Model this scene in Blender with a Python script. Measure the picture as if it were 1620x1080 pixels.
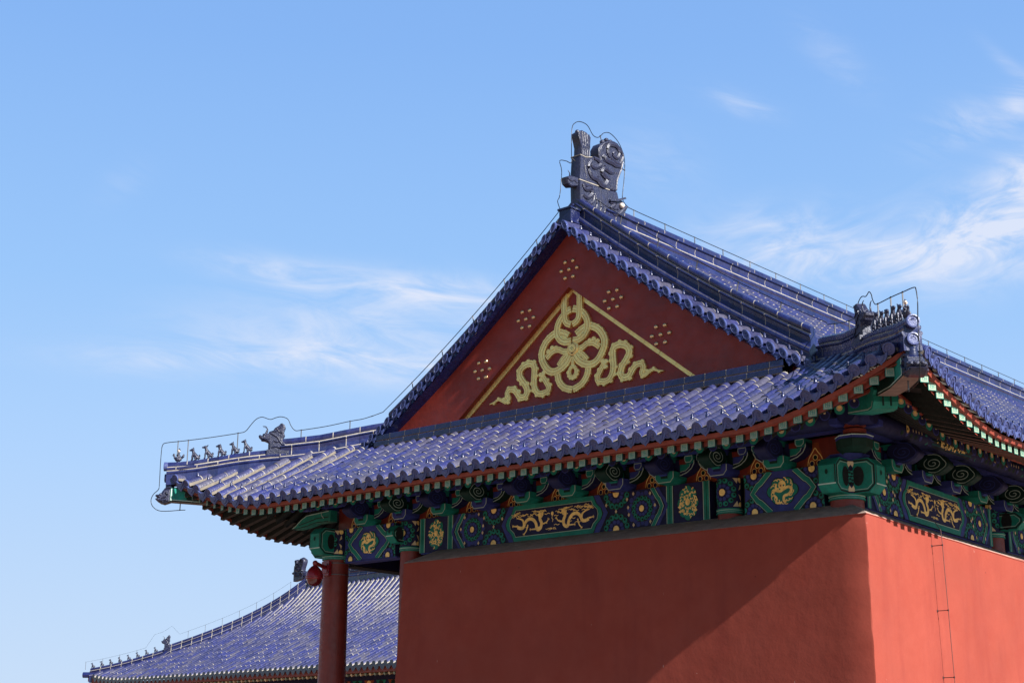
import bpy, math, random
from mathutils import Vector, Matrix
random.seed(7)
R = math.radians
scene = bpy.context.scene
for o in list(bpy.data.objects):
    bpy.data.objects.remove(o)
C = scene.collection

# ------------------------------------------------------------------ camera
cam_d = bpy.data.cameras.new('camera')
cam = bpy.data.objects.new('camera', cam_d)
C.objects.link(cam)
cam_d.sensor_width = 36.0
cam_d.sensor_fit = 'HORIZONTAL'
cam_d.lens = 36.0 * 2408.9 / 1620.0
cam_d.clip_start = 0.1
cam_d.clip_end = 6000
_yaw, _pitch, _roll = -0.7237, 0.2701, 0.0085
_f = Vector((math.sin(_yaw) * math.cos(_pitch), math.cos(_yaw) * math.cos(_pitch), math.sin(_pitch)))
_r = Vector((math.cos(_yaw), -math.sin(_yaw), 0))
_u = _r.cross(_f)
_r2 = _r * math.cos(_roll) + _u * math.sin(_roll)
_u2 = -_r * math.sin(_roll) + _u * math.cos(_roll)
_m = Matrix((_r2, _u2, -_f)).transposed().to_4x4()
_m.translation = Vector((8.1429, -14.7547, -2.7813))
cam.matrix_world = _m
scene.camera = cam

# ------------------------------------------------------------------ sun, sky, exposure
SUN_K = 0.085            # how far the sun stands in front of the gable (-Y) per unit of +X
SUN_S = 0.635           # its height per unit of +X
sun_v = Vector((1.0, -SUN_K, SUN_S)).normalized()
sun_d = bpy.data.lights.new('sun', 'SUN')
sun_d.energy = 4.6
sun_d.angle = R(0.5)
sun_d.color = (1.0, 0.97, 0.92)
sun = bpy.data.objects.new('sun', sun_d)
C.objects.link(sun)
sun.rotation_euler = (-sun_v).to_track_quat('-Z', 'Y').to_euler()
sun.location = (30, -10, 40)
SUN_EL = math.asin(sun_v.z)
SUN_AZ = math.atan2(sun_v.x, sun_v.y)

world = bpy.data.worlds.new('World')
scene.world = world
world.use_nodes = True
wn = world.node_tree.nodes
wl = world.node_tree.links
wn.clear()


def wnode(t, **kw):
    n = wn.new(t)
    for k, v in kw.items():
        setattr(n, k, v)
    return n


def wmath(op, a, b=None, c=None):
    n = wnode('ShaderNodeMath', operation=op)
    for i, x in enumerate((a, b, c)):
        if x is None:
            continue
        if isinstance(x, (int, float)):
            n.inputs[i].default_value = x
        else:
            wl.new(x, n.inputs[i])
    return n.outputs[0]


def build_world():
    out = wnode('ShaderNodeOutputWorld')
    sky = wnode('ShaderNodeTexSky', sky_type='NISHITA')
    sky.sun_disc = False
    sky.sun_elevation = SUN_EL
    sky.sun_rotation = SUN_AZ
    sky.altitude = 50
    sky.air_density = 1.0
    sky.dust_density = 0.0
    sky.ozone_density = 4.0
    bg = wnode('ShaderNodeBackground')
    bg.inputs['Strength'].default_value = SKY_STRENGTH
    tc = wnode('ShaderNodeTexCoord')
    wl.new(sky.outputs[0], bg.inputs['Color'])
    sep = wnode('ShaderNodeSeparateXYZ')
    wl.new(tc.outputs['Generated'], sep.inputs[0])
    az = wmath('ARCTAN2', sep.outputs[0], sep.outputs[1])
    el = wmath('ARCSINE', sep.outputs[2])
    # the north-western sky gets its own ramp, set brighter than the rest: blue aloft, milky low down
    dot = wnode('ShaderNodeVectorMath', operation='DOT_PRODUCT')
    wl.new(tc.outputs['Generated'], dot.inputs[0])
    dot.inputs[1].default_value = (-0.66, 0.75, 0.0)
    gain = wnode('ShaderNodeMapRange')
    gain.interpolation_type = 'SMOOTHSTEP'
    for i, x in enumerate((0.35, 0.75, 0.0, 1.0)):
        gain.inputs[i + 1].default_value = x
    wl.new(dot.outputs['Value'], gain.inputs[0])
    rp = wnode('ShaderNodeValToRGB')
    ce = rp.color_ramp.elements
    while len(ce) < len(NW_SKY):
        ce.new(0.5)
    for e, (p, c3) in zip(ce, NW_SKY):
        e.position = p
        e.color = (*c3, 1)
    wl.new(el, rp.inputs[0])
    nbg = wnode('ShaderNodeBackground')
    nbg.inputs['Strength'].default_value = 1.0 / 2 ** EXPOSURE
    wl.new(rp.outputs[0], nbg.inputs['Color'])
    smix = wnode('ShaderNodeMixShader')
    wl.new(gain.outputs[0], smix.inputs[0])
    wl.new(bg.outputs[0], smix.inputs[1])
    wl.new(nbg.outputs[0], smix.inputs[2])
    # thin cirrus, placed by compass bearing and height above the horizon

    def local(az0, el0, rot, sx, sy):
        a = wmath('SUBTRACT', az, az0)
        e = wmath('SUBTRACT', el, el0)
        c, s = math.cos(rot), math.sin(rot)
        x = wmath('ADD', wmath('MULTIPLY', a, c / sx), wmath('MULTIPLY', e, s / sx))
        y = wmath('ADD', wmath('MULTIPLY', a, -s / sy), wmath('MULTIPLY', e, c / sy))
        return x, y

    def fibres(rot, along, across, detail, seed, dist=1.2):
        x, y = local(0, 0, rot, 1.0 / along, 1.0 / across)
        cmb = wnode('ShaderNodeCombineXYZ')
        wl.new(x, cmb.inputs[0])
        wl.new(y, cmb.inputs[1])
        cmb.inputs[2].default_value = seed
        n = wnode('ShaderNodeTexNoise')
        n.inputs['Scale'].default_value = 1.0
        n.inputs['Detail'].default_value = detail
        n.inputs['Roughness'].default_value = 0.62
        n.inputs['Distortion'].default_value = dist
        wl.new(cmb.outputs[0], n.inputs['Vector'])
        return n.outputs[0]

    total = None
    for (az0, el0, rot, sx, sy, amp, fl) in CIRRUS:
        x, y = local(az0, el0, rot, sx, sy)
        d2 = wmath('ADD', wmath('MULTIPLY', x, x), wmath('MULTIPLY', y, y))
        m = wmath('EXPONENT', wmath('MULTIPLY', d2, -1.0))
        m = wmath('MULTIPLY', m, amp)
        total = (m, fl) if total is None else total
        if total[0] is m:
            sums = {fl: m}
        else:
            sums[fl] = wmath('ADD', sums[fl], m) if fl in sums else m
    dens = None
    for fl, m in sums.items():
        rot, al, ac, seed = FIBRES[fl]
        n1 = fibres(rot, al, ac, 10.0, seed)
        n2 = fibres(rot - 0.25, al * 0.45, ac * 0.35, 4.0, seed + 7.3, 0.6)
        n = wmath('ADD', wmath('MULTIPLY', n1, 0.62), wmath('MULTIPLY', n2, 0.38))
        mr = wnode('ShaderNodeMapRange')
        mr.interpolation_type = 'SMOOTHSTEP'
        mr.inputs[1].default_value = 0.335
        mr.inputs[2].default_value = 0.72
        wl.new(n, mr.inputs[0])
        t = wmath('MULTIPLY', mr.outputs[0], m)
        dens = t if dens is None else wmath('ADD', dens, t)
    dens = wmath('MINIMUM', dens, 0.82)
    cbg = wnode('ShaderNodeBackground')
    cbg.inputs['Color'].default_value = (0.80, 0.84, 0.97, 1)
    cbg.inputs['Strength'].default_value = CLOUD_STRENGTH
    mix = wnode('ShaderNodeMixShader')
    wl.new(dens, mix.inputs[0])
    wl.new(smix.outputs[0], mix.inputs[1])
    wl.new(cbg.outputs[0], mix.inputs[2])
    wl.new(mix.outputs[0], out.inputs[0])


SKY_STRENGTH = 0.05
EXPOSURE = 1.3
CLOUD_STRENGTH = 1.0 / 2 ** EXPOSURE
NW_SKY = [(0.0, (0.62, 0.76, 0.94)), (0.06, (0.565, 0.728, 0.955)), (0.19, (0.435, 0.655, 0.99)), (0.30, (0.33, 0.575, 0.965)), (0.46, (0.245, 0.47, 0.905)), (0.9, (0.12, 0.28, 0.70))]
# bearing, height, tilt, half length, half width, density, fibre family
CIRRUS = [
    (-0.935, 0.2505, 0.03, 0.070, 0.0085, 0.82, 'l'),
    (-0.86, 0.262, -0.06, 0.080, 0.020, 0.61, 'l'),
    (-0.80, 0.256, -0.05, 0.060, 0.014, 0.70, 'l'),
    (-0.83, 0.283, -0.03, 0.070, 0.014, 0.45, 'l'),
    (-0.80, 0.303, -0.06, 0.075, 0.011, 0.78, 'l'),
    (-0.88, 0.310, -0.10, 0.050, 0.009, 0.61, 'l'),
    (-0.76, 0.296, -0.1, 0.040, 0.016, 0.41, 'l'),
    (-0.54, 0.335, -0.06, 0.055, 0.018, 0.85, 'r'),
    (-0.50, 0.315, 0.02, 0.070, 0.014, 0.72, 'r'),
    (-0.44, 0.322, 0.05, 0.060, 0.024, 0.90, 'r'),
    (-0.395, 0.345, 0.40, 0.048, 0.022, 1.03, 'r'),
    (-0.39, 0.318, 0.1, 0.060, 0.020, 0.81, 'r'),
    (-0.565, 0.421, -0.35, 0.024, 0.0070, 0.47, 'w'),
    (-0.498, 0.446, -0.75, 0.028, 0.011, 0.30, 'w'),
    (-0.415, 0.396, 0.25, 0.032, 0.013, 0.51, 'w'),
    (-0.378, 0.405, 0.9, 0.018, 0.010, 0.64, 'w'),
    (-0.383, 0.43, -0.8, 0.018, 0.004, 0.38, 'w'),
    (-0.63, 0.385, -0.15, 0.035, 0.022, 0.22, 'w'),
    (-0.378, 0.360, 0.55, 0.030, 0.014, 1.0, 'r'),
    (-0.99, 0.36, 0.7, 0.018, 0.010, 0.14, 'w'),
]
FIBRES = {'l': (-0.08, 13.0, 52.0, 3.1), 'r': (0.14, 16.0, 36.0, 4.2), 'w': (-0.3, 16.0, 55.0, 23.5)}
build_world()

scene.view_settings.view_transform = 'Standard'
scene.view_settings.look = 'None'
scene.view_settings.exposure = EXPOSURE
scene.view_settings.gamma = 1.0
scene.view_settings.use_curve_mapping = False
scene.cycles.max_bounces = 8
scene.cycles.diffuse_bounces = 4

# ------------------------------------------------------------------ materials
MATS = {}


def mat(name, base, rough=0.6, metal=0.0, vary=0.15, scale=6.0, spots=None, bump=0.0, bump_scale=40.0,
        spec=0.5, rnd=None, dust=None, coat=0.0, stretch=None, streak=None):
    """base colour with slow and fine noise; spots=(colour, scale, amount); dust=(colour, amount); rnd=ramp by tile"""
    # all but gilt and chalk is deepened, so the raised exposure brightens gold most
    if name not in ('gilded_wood', 'gold_paint', 'gilt_stud', 'chalk_face'):
        def deep(c):
            return tuple(x * 0.66 for x in c)
        base = deep(base)
        rnd = [(p, deep(c)) for p, c in rnd] if rnd else rnd
        dust = (deep(dust[0]), dust[1]) if dust else dust
        streak = (deep(streak[0]),) + tuple(streak[1:]) if streak else streak
        if spots:
            spots = [(deep(q[0]),) + tuple(q[1:]) for q in (spots if isinstance(spots, list) else [spots])]
    m = bpy.data.materials.new(name)
    m.use_nodes = True
    nt = m.node_tree
    N, Lk = nt.nodes, nt.links
    b = N['Principled BSDF']
    b.inputs['Roughness'].default_value = rough
    b.inputs['Metallic'].default_value = metal
    b.inputs['Specular IOR Level'].default_value = spec
    b.inputs['Coat Weight'].default_value = coat
    b.inputs['Coat Roughness'].default_value = 0.12
    tc = N.new('ShaderNodeTexCoord')
    vec = tc.outputs['Object']
    if stretch:
        mp = N.new('ShaderNodeMapping')
        mp.inputs['Scale'].default_value = stretch
        Lk.new(vec, mp.inputs[0])
        vec = mp.outputs[0]

    def noise(sc, det=6.0, ro=0.6):
        n = N.new('ShaderNodeTexNoise')
        n.inputs['Scale'].default_value = sc
        n.inputs['Detail'].default_value = det
        n.inputs['Roughness'].default_value = ro
        Lk.new(vec, n.inputs['Vector'])
        return n.outputs[0]

    def rng(v, a, b_, c, d):
        n = N.new('ShaderNodeMapRange')
        n.inputs[1].default_value, n.inputs[2].default_value = a, b_
        n.inputs[3].default_value, n.inputs[4].default_value = c, d
        Lk.new(v, n.inputs[0])
        return n.outputs[0]

    def mixc(fac, a, c2, mode='MIX'):
        n = N.new('ShaderNodeMix')
        n.data_type = 'RGBA'
        n.blend_type = mode
        if isinstance(fac, (int, float)):
            n.inputs[0].default_value = fac
        else:
            Lk.new(fac, n.inputs[0])
        for i, x in ((6, a), (7, c2)):
            if isinstance(x, tuple):
                n.inputs[i].default_value = (*x, 1)
            else:
                Lk.new(x, n.inputs[i])
        return n.outputs[2]

    col = tuple(base)
    if rnd:
        at = N.new('ShaderNodeAttribute')
        at.attribute_name = 'rnd'
        rp = N.new('ShaderNodeValToRGB')
        el = rp.color_ramp.elements
        while len(el) < len(rnd):
            el.new(0.5)
        for e, (p, c3) in zip(el, rnd):
            e.position = p
            e.color = (*c3, 1)
        Lk.new(at.outputs['Fac'], rp.inputs[0])
        col = rp.outputs[0]
    n1 = noise(scale)
    lo = 1.0 - vary
    v1 = rng(n1, 0.3, 0.7, lo, 1.0 + vary)
    hv = N.new('ShaderNodeHueSaturation')
    if isinstance(col, tuple):
        hv.inputs['Color'].default_value = (*col, 1)
    else:
        Lk.new(col, hv.inputs['Color'])
    Lk.new(v1, hv.inputs['Value'])
    col = hv.outputs[0]
    if dust:
        n2 = noise(scale * 2.7, 8.0, 0.7)
        col = mixc(rng(n2, 0.42, 0.75, 0.0, dust[1]), col, tuple(dust[0]))
    if streak:
        mp2 = N.new('ShaderNodeMapping')
        mp2.inputs['Scale'].default_value = streak[1]
        Lk.new(tc.outputs['Object'], mp2.inputs[0])
        n3 = N.new('ShaderNodeTexNoise')
        n3.inputs['Scale'].default_value = 1.0
        n3.inputs['Detail'].default_value = 8.0
        n3.inputs['Roughness'].default_value = 0.65
        Lk.new(mp2.outputs[0], n3.inputs['Vector'])
        col = mixc(rng(n3.outputs[0], 0.5, 0.78, 0.0, streak[2]), col, tuple(streak[0]))
    for spt in ([] if not spots else (spots if isinstance(spots, list) else [spots])):
        vo = N.new('ShaderNodeTexVoronoi')
        vo.inputs['Scale'].default_value = spt[1]
        vv = vec
        if len(spt) > 3:
            mp3 = N.new('ShaderNodeMapping')
            mp3.inputs['Scale'].default_value = spt[3]
            Lk.new(vec, mp3.inputs[0])
            vv = mp3.outputs[0]
        Lk.new(vv, vo.inputs['Vector'])
        n4 = noise(spt[1] * 4.0, 3.0)
        ad = N.new('ShaderNodeMath')
        ad.operation = 'MULTIPLY_ADD'
        Lk.new(n4, ad.inputs[0])
        ad.inputs[1].default_value = 0.10
        Lk.new(vo.outputs['Distance'], ad.inputs[2])
        col = mixc(rng(ad.outputs[0], spt[2], spt[2] + 0.015, 1.0, 0.0), col, tuple(spt[0]))
    Lk.new(col, b.inputs['Base Color'])
    nr = noise(scale * 3.1, 4.0)
    Lk.new(rng(nr, 0.3, 0.7, max(0.02, rough - 0.12), min(1.0, rough + 0.12)), b.inputs['Roughness'])
    if bump:
        bp = N.new('ShaderNodeBump')
        bp.inputs['Strength'].default_value = 1.0
        bp.inputs['Distance'].default_value = bump
        Lk.new(noise(bump_scale, 5.0), bp.inputs['Height'])
        Lk.new(bp.outputs[0], b.inputs['Normal'])
    MATS[name] = m
    return m


TILE = mat('glazed_blue_tile', (0.04, 0.05, 0.22), rough=0.38, vary=0.35, scale=9.0, bump=0.012, bump_scale=14,
           dust=((0.12, 0.115, 0.15), 0.42), spec=0.5, streak=((0.17, 0.155, 0.16), (16, 7, 7), 0.28),
           rnd=[(0.0, (0.013, 0.018, 0.090)), (0.3, (0.021, 0.028, 0.165)), (0.55, (0.030, 0.036, 0.135)), (0.8, (0.046, 0.048, 0.125)), (1.0, (0.080, 0.077, 0.13))])
RIDGE = mat('glazed_navy_ridge', (0.02, 0.026, 0.15), rough=0.28, vary=0.3, scale=5.0, bump=0.004, bump_scale=25,
            dust=((0.07, 0.08, 0.15), 0.35), spec=0.6,
            rnd=[(0.0, (0.009, 0.014, 0.070)), (0.5, (0.013, 0.020, 0.112)), (1.0, (0.024, 0.031, 0.125))])
DISC = mat('glazed_tile_end', (0.070, 0.095, 0.28), rough=0.40, vary=0.3, scale=11.0, bump=0.004, bump_scale=50, spec=0.6,
           dust=((0.11, 0.13, 0.26), 0.25))
STATUE = mat('glazed_slate_statue', (0.014, 0.018, 0.058), rough=0.40, vary=0.4, scale=14.0, bump=0.008, bump_scale=45,
             dust=((0.07, 0.07, 0.10), 0.45), spec=0.6)
BEDDING = mat('lime_bedding', (0.24, 0.205, 0.16), rough=0.95, vary=0.3, scale=10.0, dust=((0.18, 0.16, 0.14), 0.6))
MORTAR = mat('pale_mortar', (0.45, 0.41, 0.35), rough=0.9, vary=0.3, scale=14.0, dust=((0.25, 0.23, 0.2), 0.55), bump=0.004)
REDWALL = mat('red_lime_wall', (0.385, 0.074, 0.048), rough=0.85, vary=0.10, scale=0.9, dust=((0.34, 0.056, 0.036), 0.7),
              spots=[((0.72, 0.46, 0.38), 5.5, 0.052), ((0.62, 0.34, 0.28), 3.0, 0.060, (2.2, 2.2, 0.42)), ((0.13, 0.03, 0.025), 2.3, 0.058, (1.0, 1.0, 1.6))], bump=0.009, bump_scale=2.2, spec=0.2,
              streak=((0.27, 0.043, 0.034), (2.6, 2.6, 0.35), 0.6))
REDWOOD = mat('red_painted_wood', (0.27, 0.033, 0.020), rough=0.5, vary=0.15, scale=5.0, bump=0.002,
              spots=((0.5, 0.3, 0.25), 9.0, 0.04), streak=((0.16, 0.02, 0.018), (14, 14, 1.2), 0.5))
REDEAVE = mat('red_eave_board', (0.34, 0.055, 0.03), rough=0.6, vary=0.2, scale=7.0, dust=((0.2, 0.04, 0.03), 0.6))
GABLERED = mat('dark_red_gable_board', (0.34, 0.030, 0.015), rough=0.55, vary=0.18, scale=2.2, bump=0.004, bump_scale=7.0,
               streak=((0.15, 0.02, 0.018), (1.5, 1.5, 9.0), 0.35), spots=((0.4, 0.2, 0.16), 5.0, 0.03))
GOLD = mat('gilded_wood', (1.0, 0.76, 0.27), rough=0.45, metal=0.7, vary=0.16, scale=8.0,
           dust=((0.92, 0.64, 0.20), 0.5), bump=0.003, bump_scale=50, spec=0.5)
GOLDP = mat('gold_paint', (0.95, 0.66, 0.22), rough=0.5, metal=0.0, vary=0.25, scale=20.0)
GROOVEGOLD = mat('groove_shade_gilding', (0.85, 0.56, 0.19), rough=0.6, vary=0.25, scale=12.0)  # darker gold for the grooves: shading lines put into the colour
BRASS = mat('gilt_stud', (0.75, 0.52, 0.26), rough=0.25, metal=0.9, vary=0.15)
GREEN = mat('green_paint', (0.013, 0.32, 0.245), spec=0.25, rough=0.6, vary=0.22, scale=9.0, dust=((0.05, 0.12, 0.09), 0.5))
GREEND = mat('deep_green_paint', (0.003, 0.035, 0.026), spec=0.25, rough=0.65, vary=0.25, scale=9.0)
BLUE = mat('blue_paint', (0.050, 0.072, 0.36), spec=0.25, rough=0.6, vary=0.22, scale=9.0, dust=((0.07, 0.07, 0.16), 0.55))
BLUED = mat('navy_paint', (0.020, 0.024, 0.105), spec=0.25, rough=0.65, vary=0.25, scale=9.0)
BLACK = mat('black_outline', (0.006, 0.006, 0.008), rough=0.7)
PALE = mat('pale_outline', (0.62, 0.80, 0.70), rough=0.6, vary=0.2)
CREAM = mat('cream_paint', (0.95, 0.74, 0.44), rough=0.6, vary=0.2)
ORANGE = mat('orange_flame_paint', (0.42, 0.10, 0.036), spec=0.25, rough=0.6, vary=0.3, scale=12.0)
RAFTEND = mat('pale_green_rafter_end', (0.36, 0.44, 0.31), rough=0.6, vary=0.2, scale=20.0)
PALEWOOD = mat('bounce_pale_wood', (0.26, 0.19, 0.16), rough=0.8, vary=0.3, scale=9.0)  # wood tone made paler for bounce light on the beam's underside
RAFTSIDE = mat('shade_dark_rafter', (0.010, 0.013, 0.011), rough=0.8)  # rafter faces darkened: shade between rafters is put into the colour
SOFFIT = mat('shade_dark_soffit', (0.010, 0.006, 0.005), rough=0.8, vary=0.3, scale=8.0)  # near black, so the shade of the rafter gaps is in the colour
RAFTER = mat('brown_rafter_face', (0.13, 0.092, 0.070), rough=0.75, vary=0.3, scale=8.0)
COPING = mat('grey_mortar_coping', (0.48, 0.34, 0.28), rough=0.95, vary=0.25, scale=7.0, bump=0.02, bump_scale=16.0,
             dust=((0.30, 0.21, 0.175), 0.5))
CABLEM = mat('dull_red_cable', (0.10, 0.04, 0.035), rough=0.6)
WIREM = mat('dark_wire', (0.03, 0.03, 0.035), rough=0.4, metal=0.6)
POSTM = mat('grey_post', (0.16, 0.16, 0.17), rough=0.5, metal=0.4)
CCTVRED = mat('red_enamel', (0.34, 0.014, 0.022), rough=0.28, vary=0.06, spec=0.6)
GLASS = mat('dark_red_dome', (0.16, 0.008, 0.01), rough=0.08, vary=0.02, spec=0.8)
CHALK = mat('chalk_face', (0.6, 0.5, 0.42), rough=0.8)
STONE = mat('pale_stone', (0.34, 0.325, 0.30), rough=0.85, vary=0.15, scale=1.2, bump=0.01, bump_scale=4.0)
PAVE = mat('brick_paving', (0.32, 0.18, 0.105), rough=0.9, vary=0.2, scale=0.6, bump=0.01, bump_scale=3.0)

# ------------------------------------------------------------------ mesh helpers
class MB:
    """collects faces with a material index and a random number per face; build() links ONE object"""

    def __init__(self):
        self.v, self.f, self.m, self.r, self.mats = [], [], [], [], []

    def mi(self, m):
        if m not in self.mats:
            self.mats.append(m)
        return self.mats.index(m)

    def face(self, pts, m, r=0.5):
        n = len(self.v)
        self.v.extend(tuple(p) for p in pts)
        self.f.append(tuple(range(n, n + len(pts))))
        self.m.append(self.mi(m))
        self.r.append(r)

    def grid(self, rows, m, closed=False, r=0.5, flip=False):
        """rows of points joined by quads; m may be a function of the row index"""
        n0, w = len(self.v), len(rows[0])
        for row in rows:
            self.v.extend(tuple(p) for p in row)
        for i in range(len(rows) - 1):
            mm = m(i) if callable(m) else m
            k = self.mi(mm)
            for j in range(w if closed else w - 1):
                a, b = n0 + i * w + j, n0 + i * w + (j + 1) % w
                q = (a, b, b + w, a + w)
                self.f.append(q[::-1] if flip else q)
                self.m.append(k)
                self.r.append(r)

    def box(self, c, s, m, M=None, r=0.5):
        x, y, z = s[0] / 2, s[1] / 2, s[2] / 2
        P = [Vector((a, b, d)) for a in (-x, x) for b in (-y, y) for d in (-z, z)]
        c = Vector(c)
        P = [(M @ p if M else p) + c for p in P]
        n = len(self.v)
        self.v.extend(tuple(p) for p in P)
        for q in ((0, 1, 3, 2), (4, 6, 7, 5), (0, 4, 5, 1), (2, 3, 7, 6), (0, 2, 6, 4), (1, 5, 7, 3)):
            self.f.append(tuple(n + i for i in q))
            self.m.append(self.mi(m))
            self.r.append(r)

    def tube(self, pts, rad, m, n=6, caps=True, r=0.5):
        pts = [Vector(p) for p in pts]
        rows = []
        up = Vector((0, 0, 1))
        for i, p in enumerate(pts):
            t = (pts[min(i + 1, len(pts) - 1)] - pts[max(i - 1, 0)]).normalized()
            a = t.cross(up)
            if a.length < 0.05:
                a = t.cross(Vector((1, 0, 0)))
            a.normalize()
            b = a.cross(t)
            rr = rad[i] if isinstance(rad, (list, tuple)) else rad
            rows.append([p + (a * math.cos(k * 2 * math.pi / n) + b * math.sin(k * 2 * math.pi / n)) * rr for k in range(n)])
        self.grid(rows, m, True, r)
        if caps:
            self.face(rows[0][::-1], m, r)
            self.face(rows[-1], m, r)

    def ball(self, c, rad, m, n=8, k=6, M=None, r=0.5):
        c = Vector(c)
        rx, ry, rz = rad if isinstance(rad, (tuple, list)) else (rad,) * 3
        rows = []
        for i in range(k + 1):
            ph = -math.pi / 2 + math.pi * i / k
            ph = max(-1.52, min(1.52, ph))
            row = []
            for j in range(n):
                th = 2 * math.pi * j / n
                p = Vector((rx * math.cos(ph) * math.cos(th), ry * math.cos(ph) * math.sin(th), rz * math.sin(ph)))
                row.append((M @ p if M else p) + c)
            rows.append(row)
        self.grid(rows, m, True, r)
        self.face(rows[0][::-1], m, r)
        self.face(rows[-1], m, r)

    def extrude(self, poly, fn, d0, d1, m, side=None, r=0.5, back=True):
        """poly: 2-D outline, fn(a, b, d) -> point; a solid slab between d0 and d1"""
        A = [fn(a, b, d0) for a, b in poly]
        B = [fn(a, b, d1) for a, b in poly]
        self.face(B, m, r)
        if back:
            self.face(A[::-1], m, r)
        n = len(poly)
        for i in range(n):
            j = (i + 1) % n
            self.face([A[i], A[j], B[j], B[i]], side or m, r)

    def bevel_extrude(self, poly, fn, d0, d1, bev, m, r=0.5):
        """slab whose two faces are shrunk a little, so that its edges catch the light"""
        cx = sum(p[0] for p in poly) / len(poly)
        cy = sum(p[1] for p in poly) / len(poly)
        n = len(poly)
        ins = []
        for i in range(n):
            p0, p1, p2 = poly[i - 1], poly[i], poly[(i + 1) % n]
            t = Vector((p2[0] - p0[0], p2[1] - p0[1]))
            nn = Vector((-t.y, t.x)).normalized() if t.length > 1e-9 else Vector((0, 0))
            ins.append((p1[0] + nn.x * bev, p1[1] + nn.y * bev))
        area = sum(poly[i][0] * poly[(i + 1) % n][1] - poly[(i + 1) % n][0] * poly[i][1] for i in range(n))
        if area < 0:
            ins = [(2 * p[0] - q[0], 2 * p[1] - q[1]) for p, q in zip(poly, ins)]
        s = 1 if d1 > d0 else -1
        L = [[fn(a, b, d0) for a, b in ins], [fn(a, b, d0 + s * bev) for a, b in poly],
             [fn(a, b, d1 - s * bev) for a, b in poly], [fn(a, b, d1) for a, b in ins]]
        self.grid(L, m, True, r)
        self.face(L[0][::-1], m, r)
        self.face(L[3], m, r)

    def build(self, name, parent=None, smooth=40, origin=None):
        me = bpy.data.meshes.new(name)
        v = self.v
        if origin is not None:
            ox, oy, oz = origin
            v = [(x - ox, y - oy, z - oz) for x, y, z in v]
        me.from_pydata(v, [], self.f)
        for m in self.mats:
            me.materials.append(m)
        me.polygons.foreach_set('material_index', self.m)
        a = me.attributes.new('rnd', 'FLOAT', 'FACE')
        a.data.foreach_set('value', self.r)
        if smooth:
            me.polygons.foreach_set('use_smooth', [True] * len(self.f))
            me.update()
            me.set_sharp_from_angle(angle=R(smooth))
        me.update()
        o = bpy.data.objects.new(name, me)
        C.objects.link(o)
        if origin is not None:
            o.location = origin
        if parent is not None:
            o.parent = parent
            base = Vector(parent.get('_w', (0, 0, 0)))
            o.location = Vector(origin or (0, 0, 0)) - base
            o['_w'] = tuple(origin or (0, 0, 0))
        else:
            o['_w'] = tuple(origin or (0, 0, 0))
        return o


def tag(o, label=None, cat=None, group=None, kind=None):
    if label:
        o['label'] = label
    if cat:
        o['category'] = cat
    if group:
        o['group'] = group
    if kind:
        o['kind'] = kind
    return o


def thing(name, loc, label, cat, group=None):
    o = bpy.data.objects.new(name, None)
    C.objects.link(o)
    o.location = loc
    o.empty_display_size = 0.2
    o['_w'] = tuple(loc)
    return tag(o, label, cat, group)


def copy_tree(o, parent=None):
    c = o.copy()
    C.objects.link(c)
    if parent is not None:
        c.parent = parent
    for ch in [x for x in bpy.data.objects if x.parent == o]:
        copy_tree(ch, c)
    return c


def interp(tab, x):
    if x <= tab[0][0]:
        return tab[0][1]
    for (a, b), (c, d) in zip(tab, tab[1:]):
        if x <= c:
            return b + (d - b) * (x - a) / (c - a)
    return tab[-1][1]


def spline(pts, k=6, closed=False):
    """Catmull-Rom through 2-D or 3-D points"""
    P = [Vector(p) for p in pts]
    n = len(P)
    out = []
    for i in range(n if closed else n - 1):
        if closed:
            p0, p1, p2, p3 = P[i - 1], P[i], P[(i + 1) % n], P[(i + 2) % n]
        else:
            p0, p1, p2, p3 = P[max(i - 1, 0)], P[i], P[i + 1], P[min(i + 2, n - 1)]
        for j in range(k):
            t = j / k
            out.append(0.5 * ((2 * p1) + (p2 - p0) * t + (2 * p0 - 5 * p1 + 4 * p2 - p3) * t * t + (3 * p1 - p0 - 3 * p2 + p3) * t ** 3))
    if not closed:
        out.append(P[-1])
    return out


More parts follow.
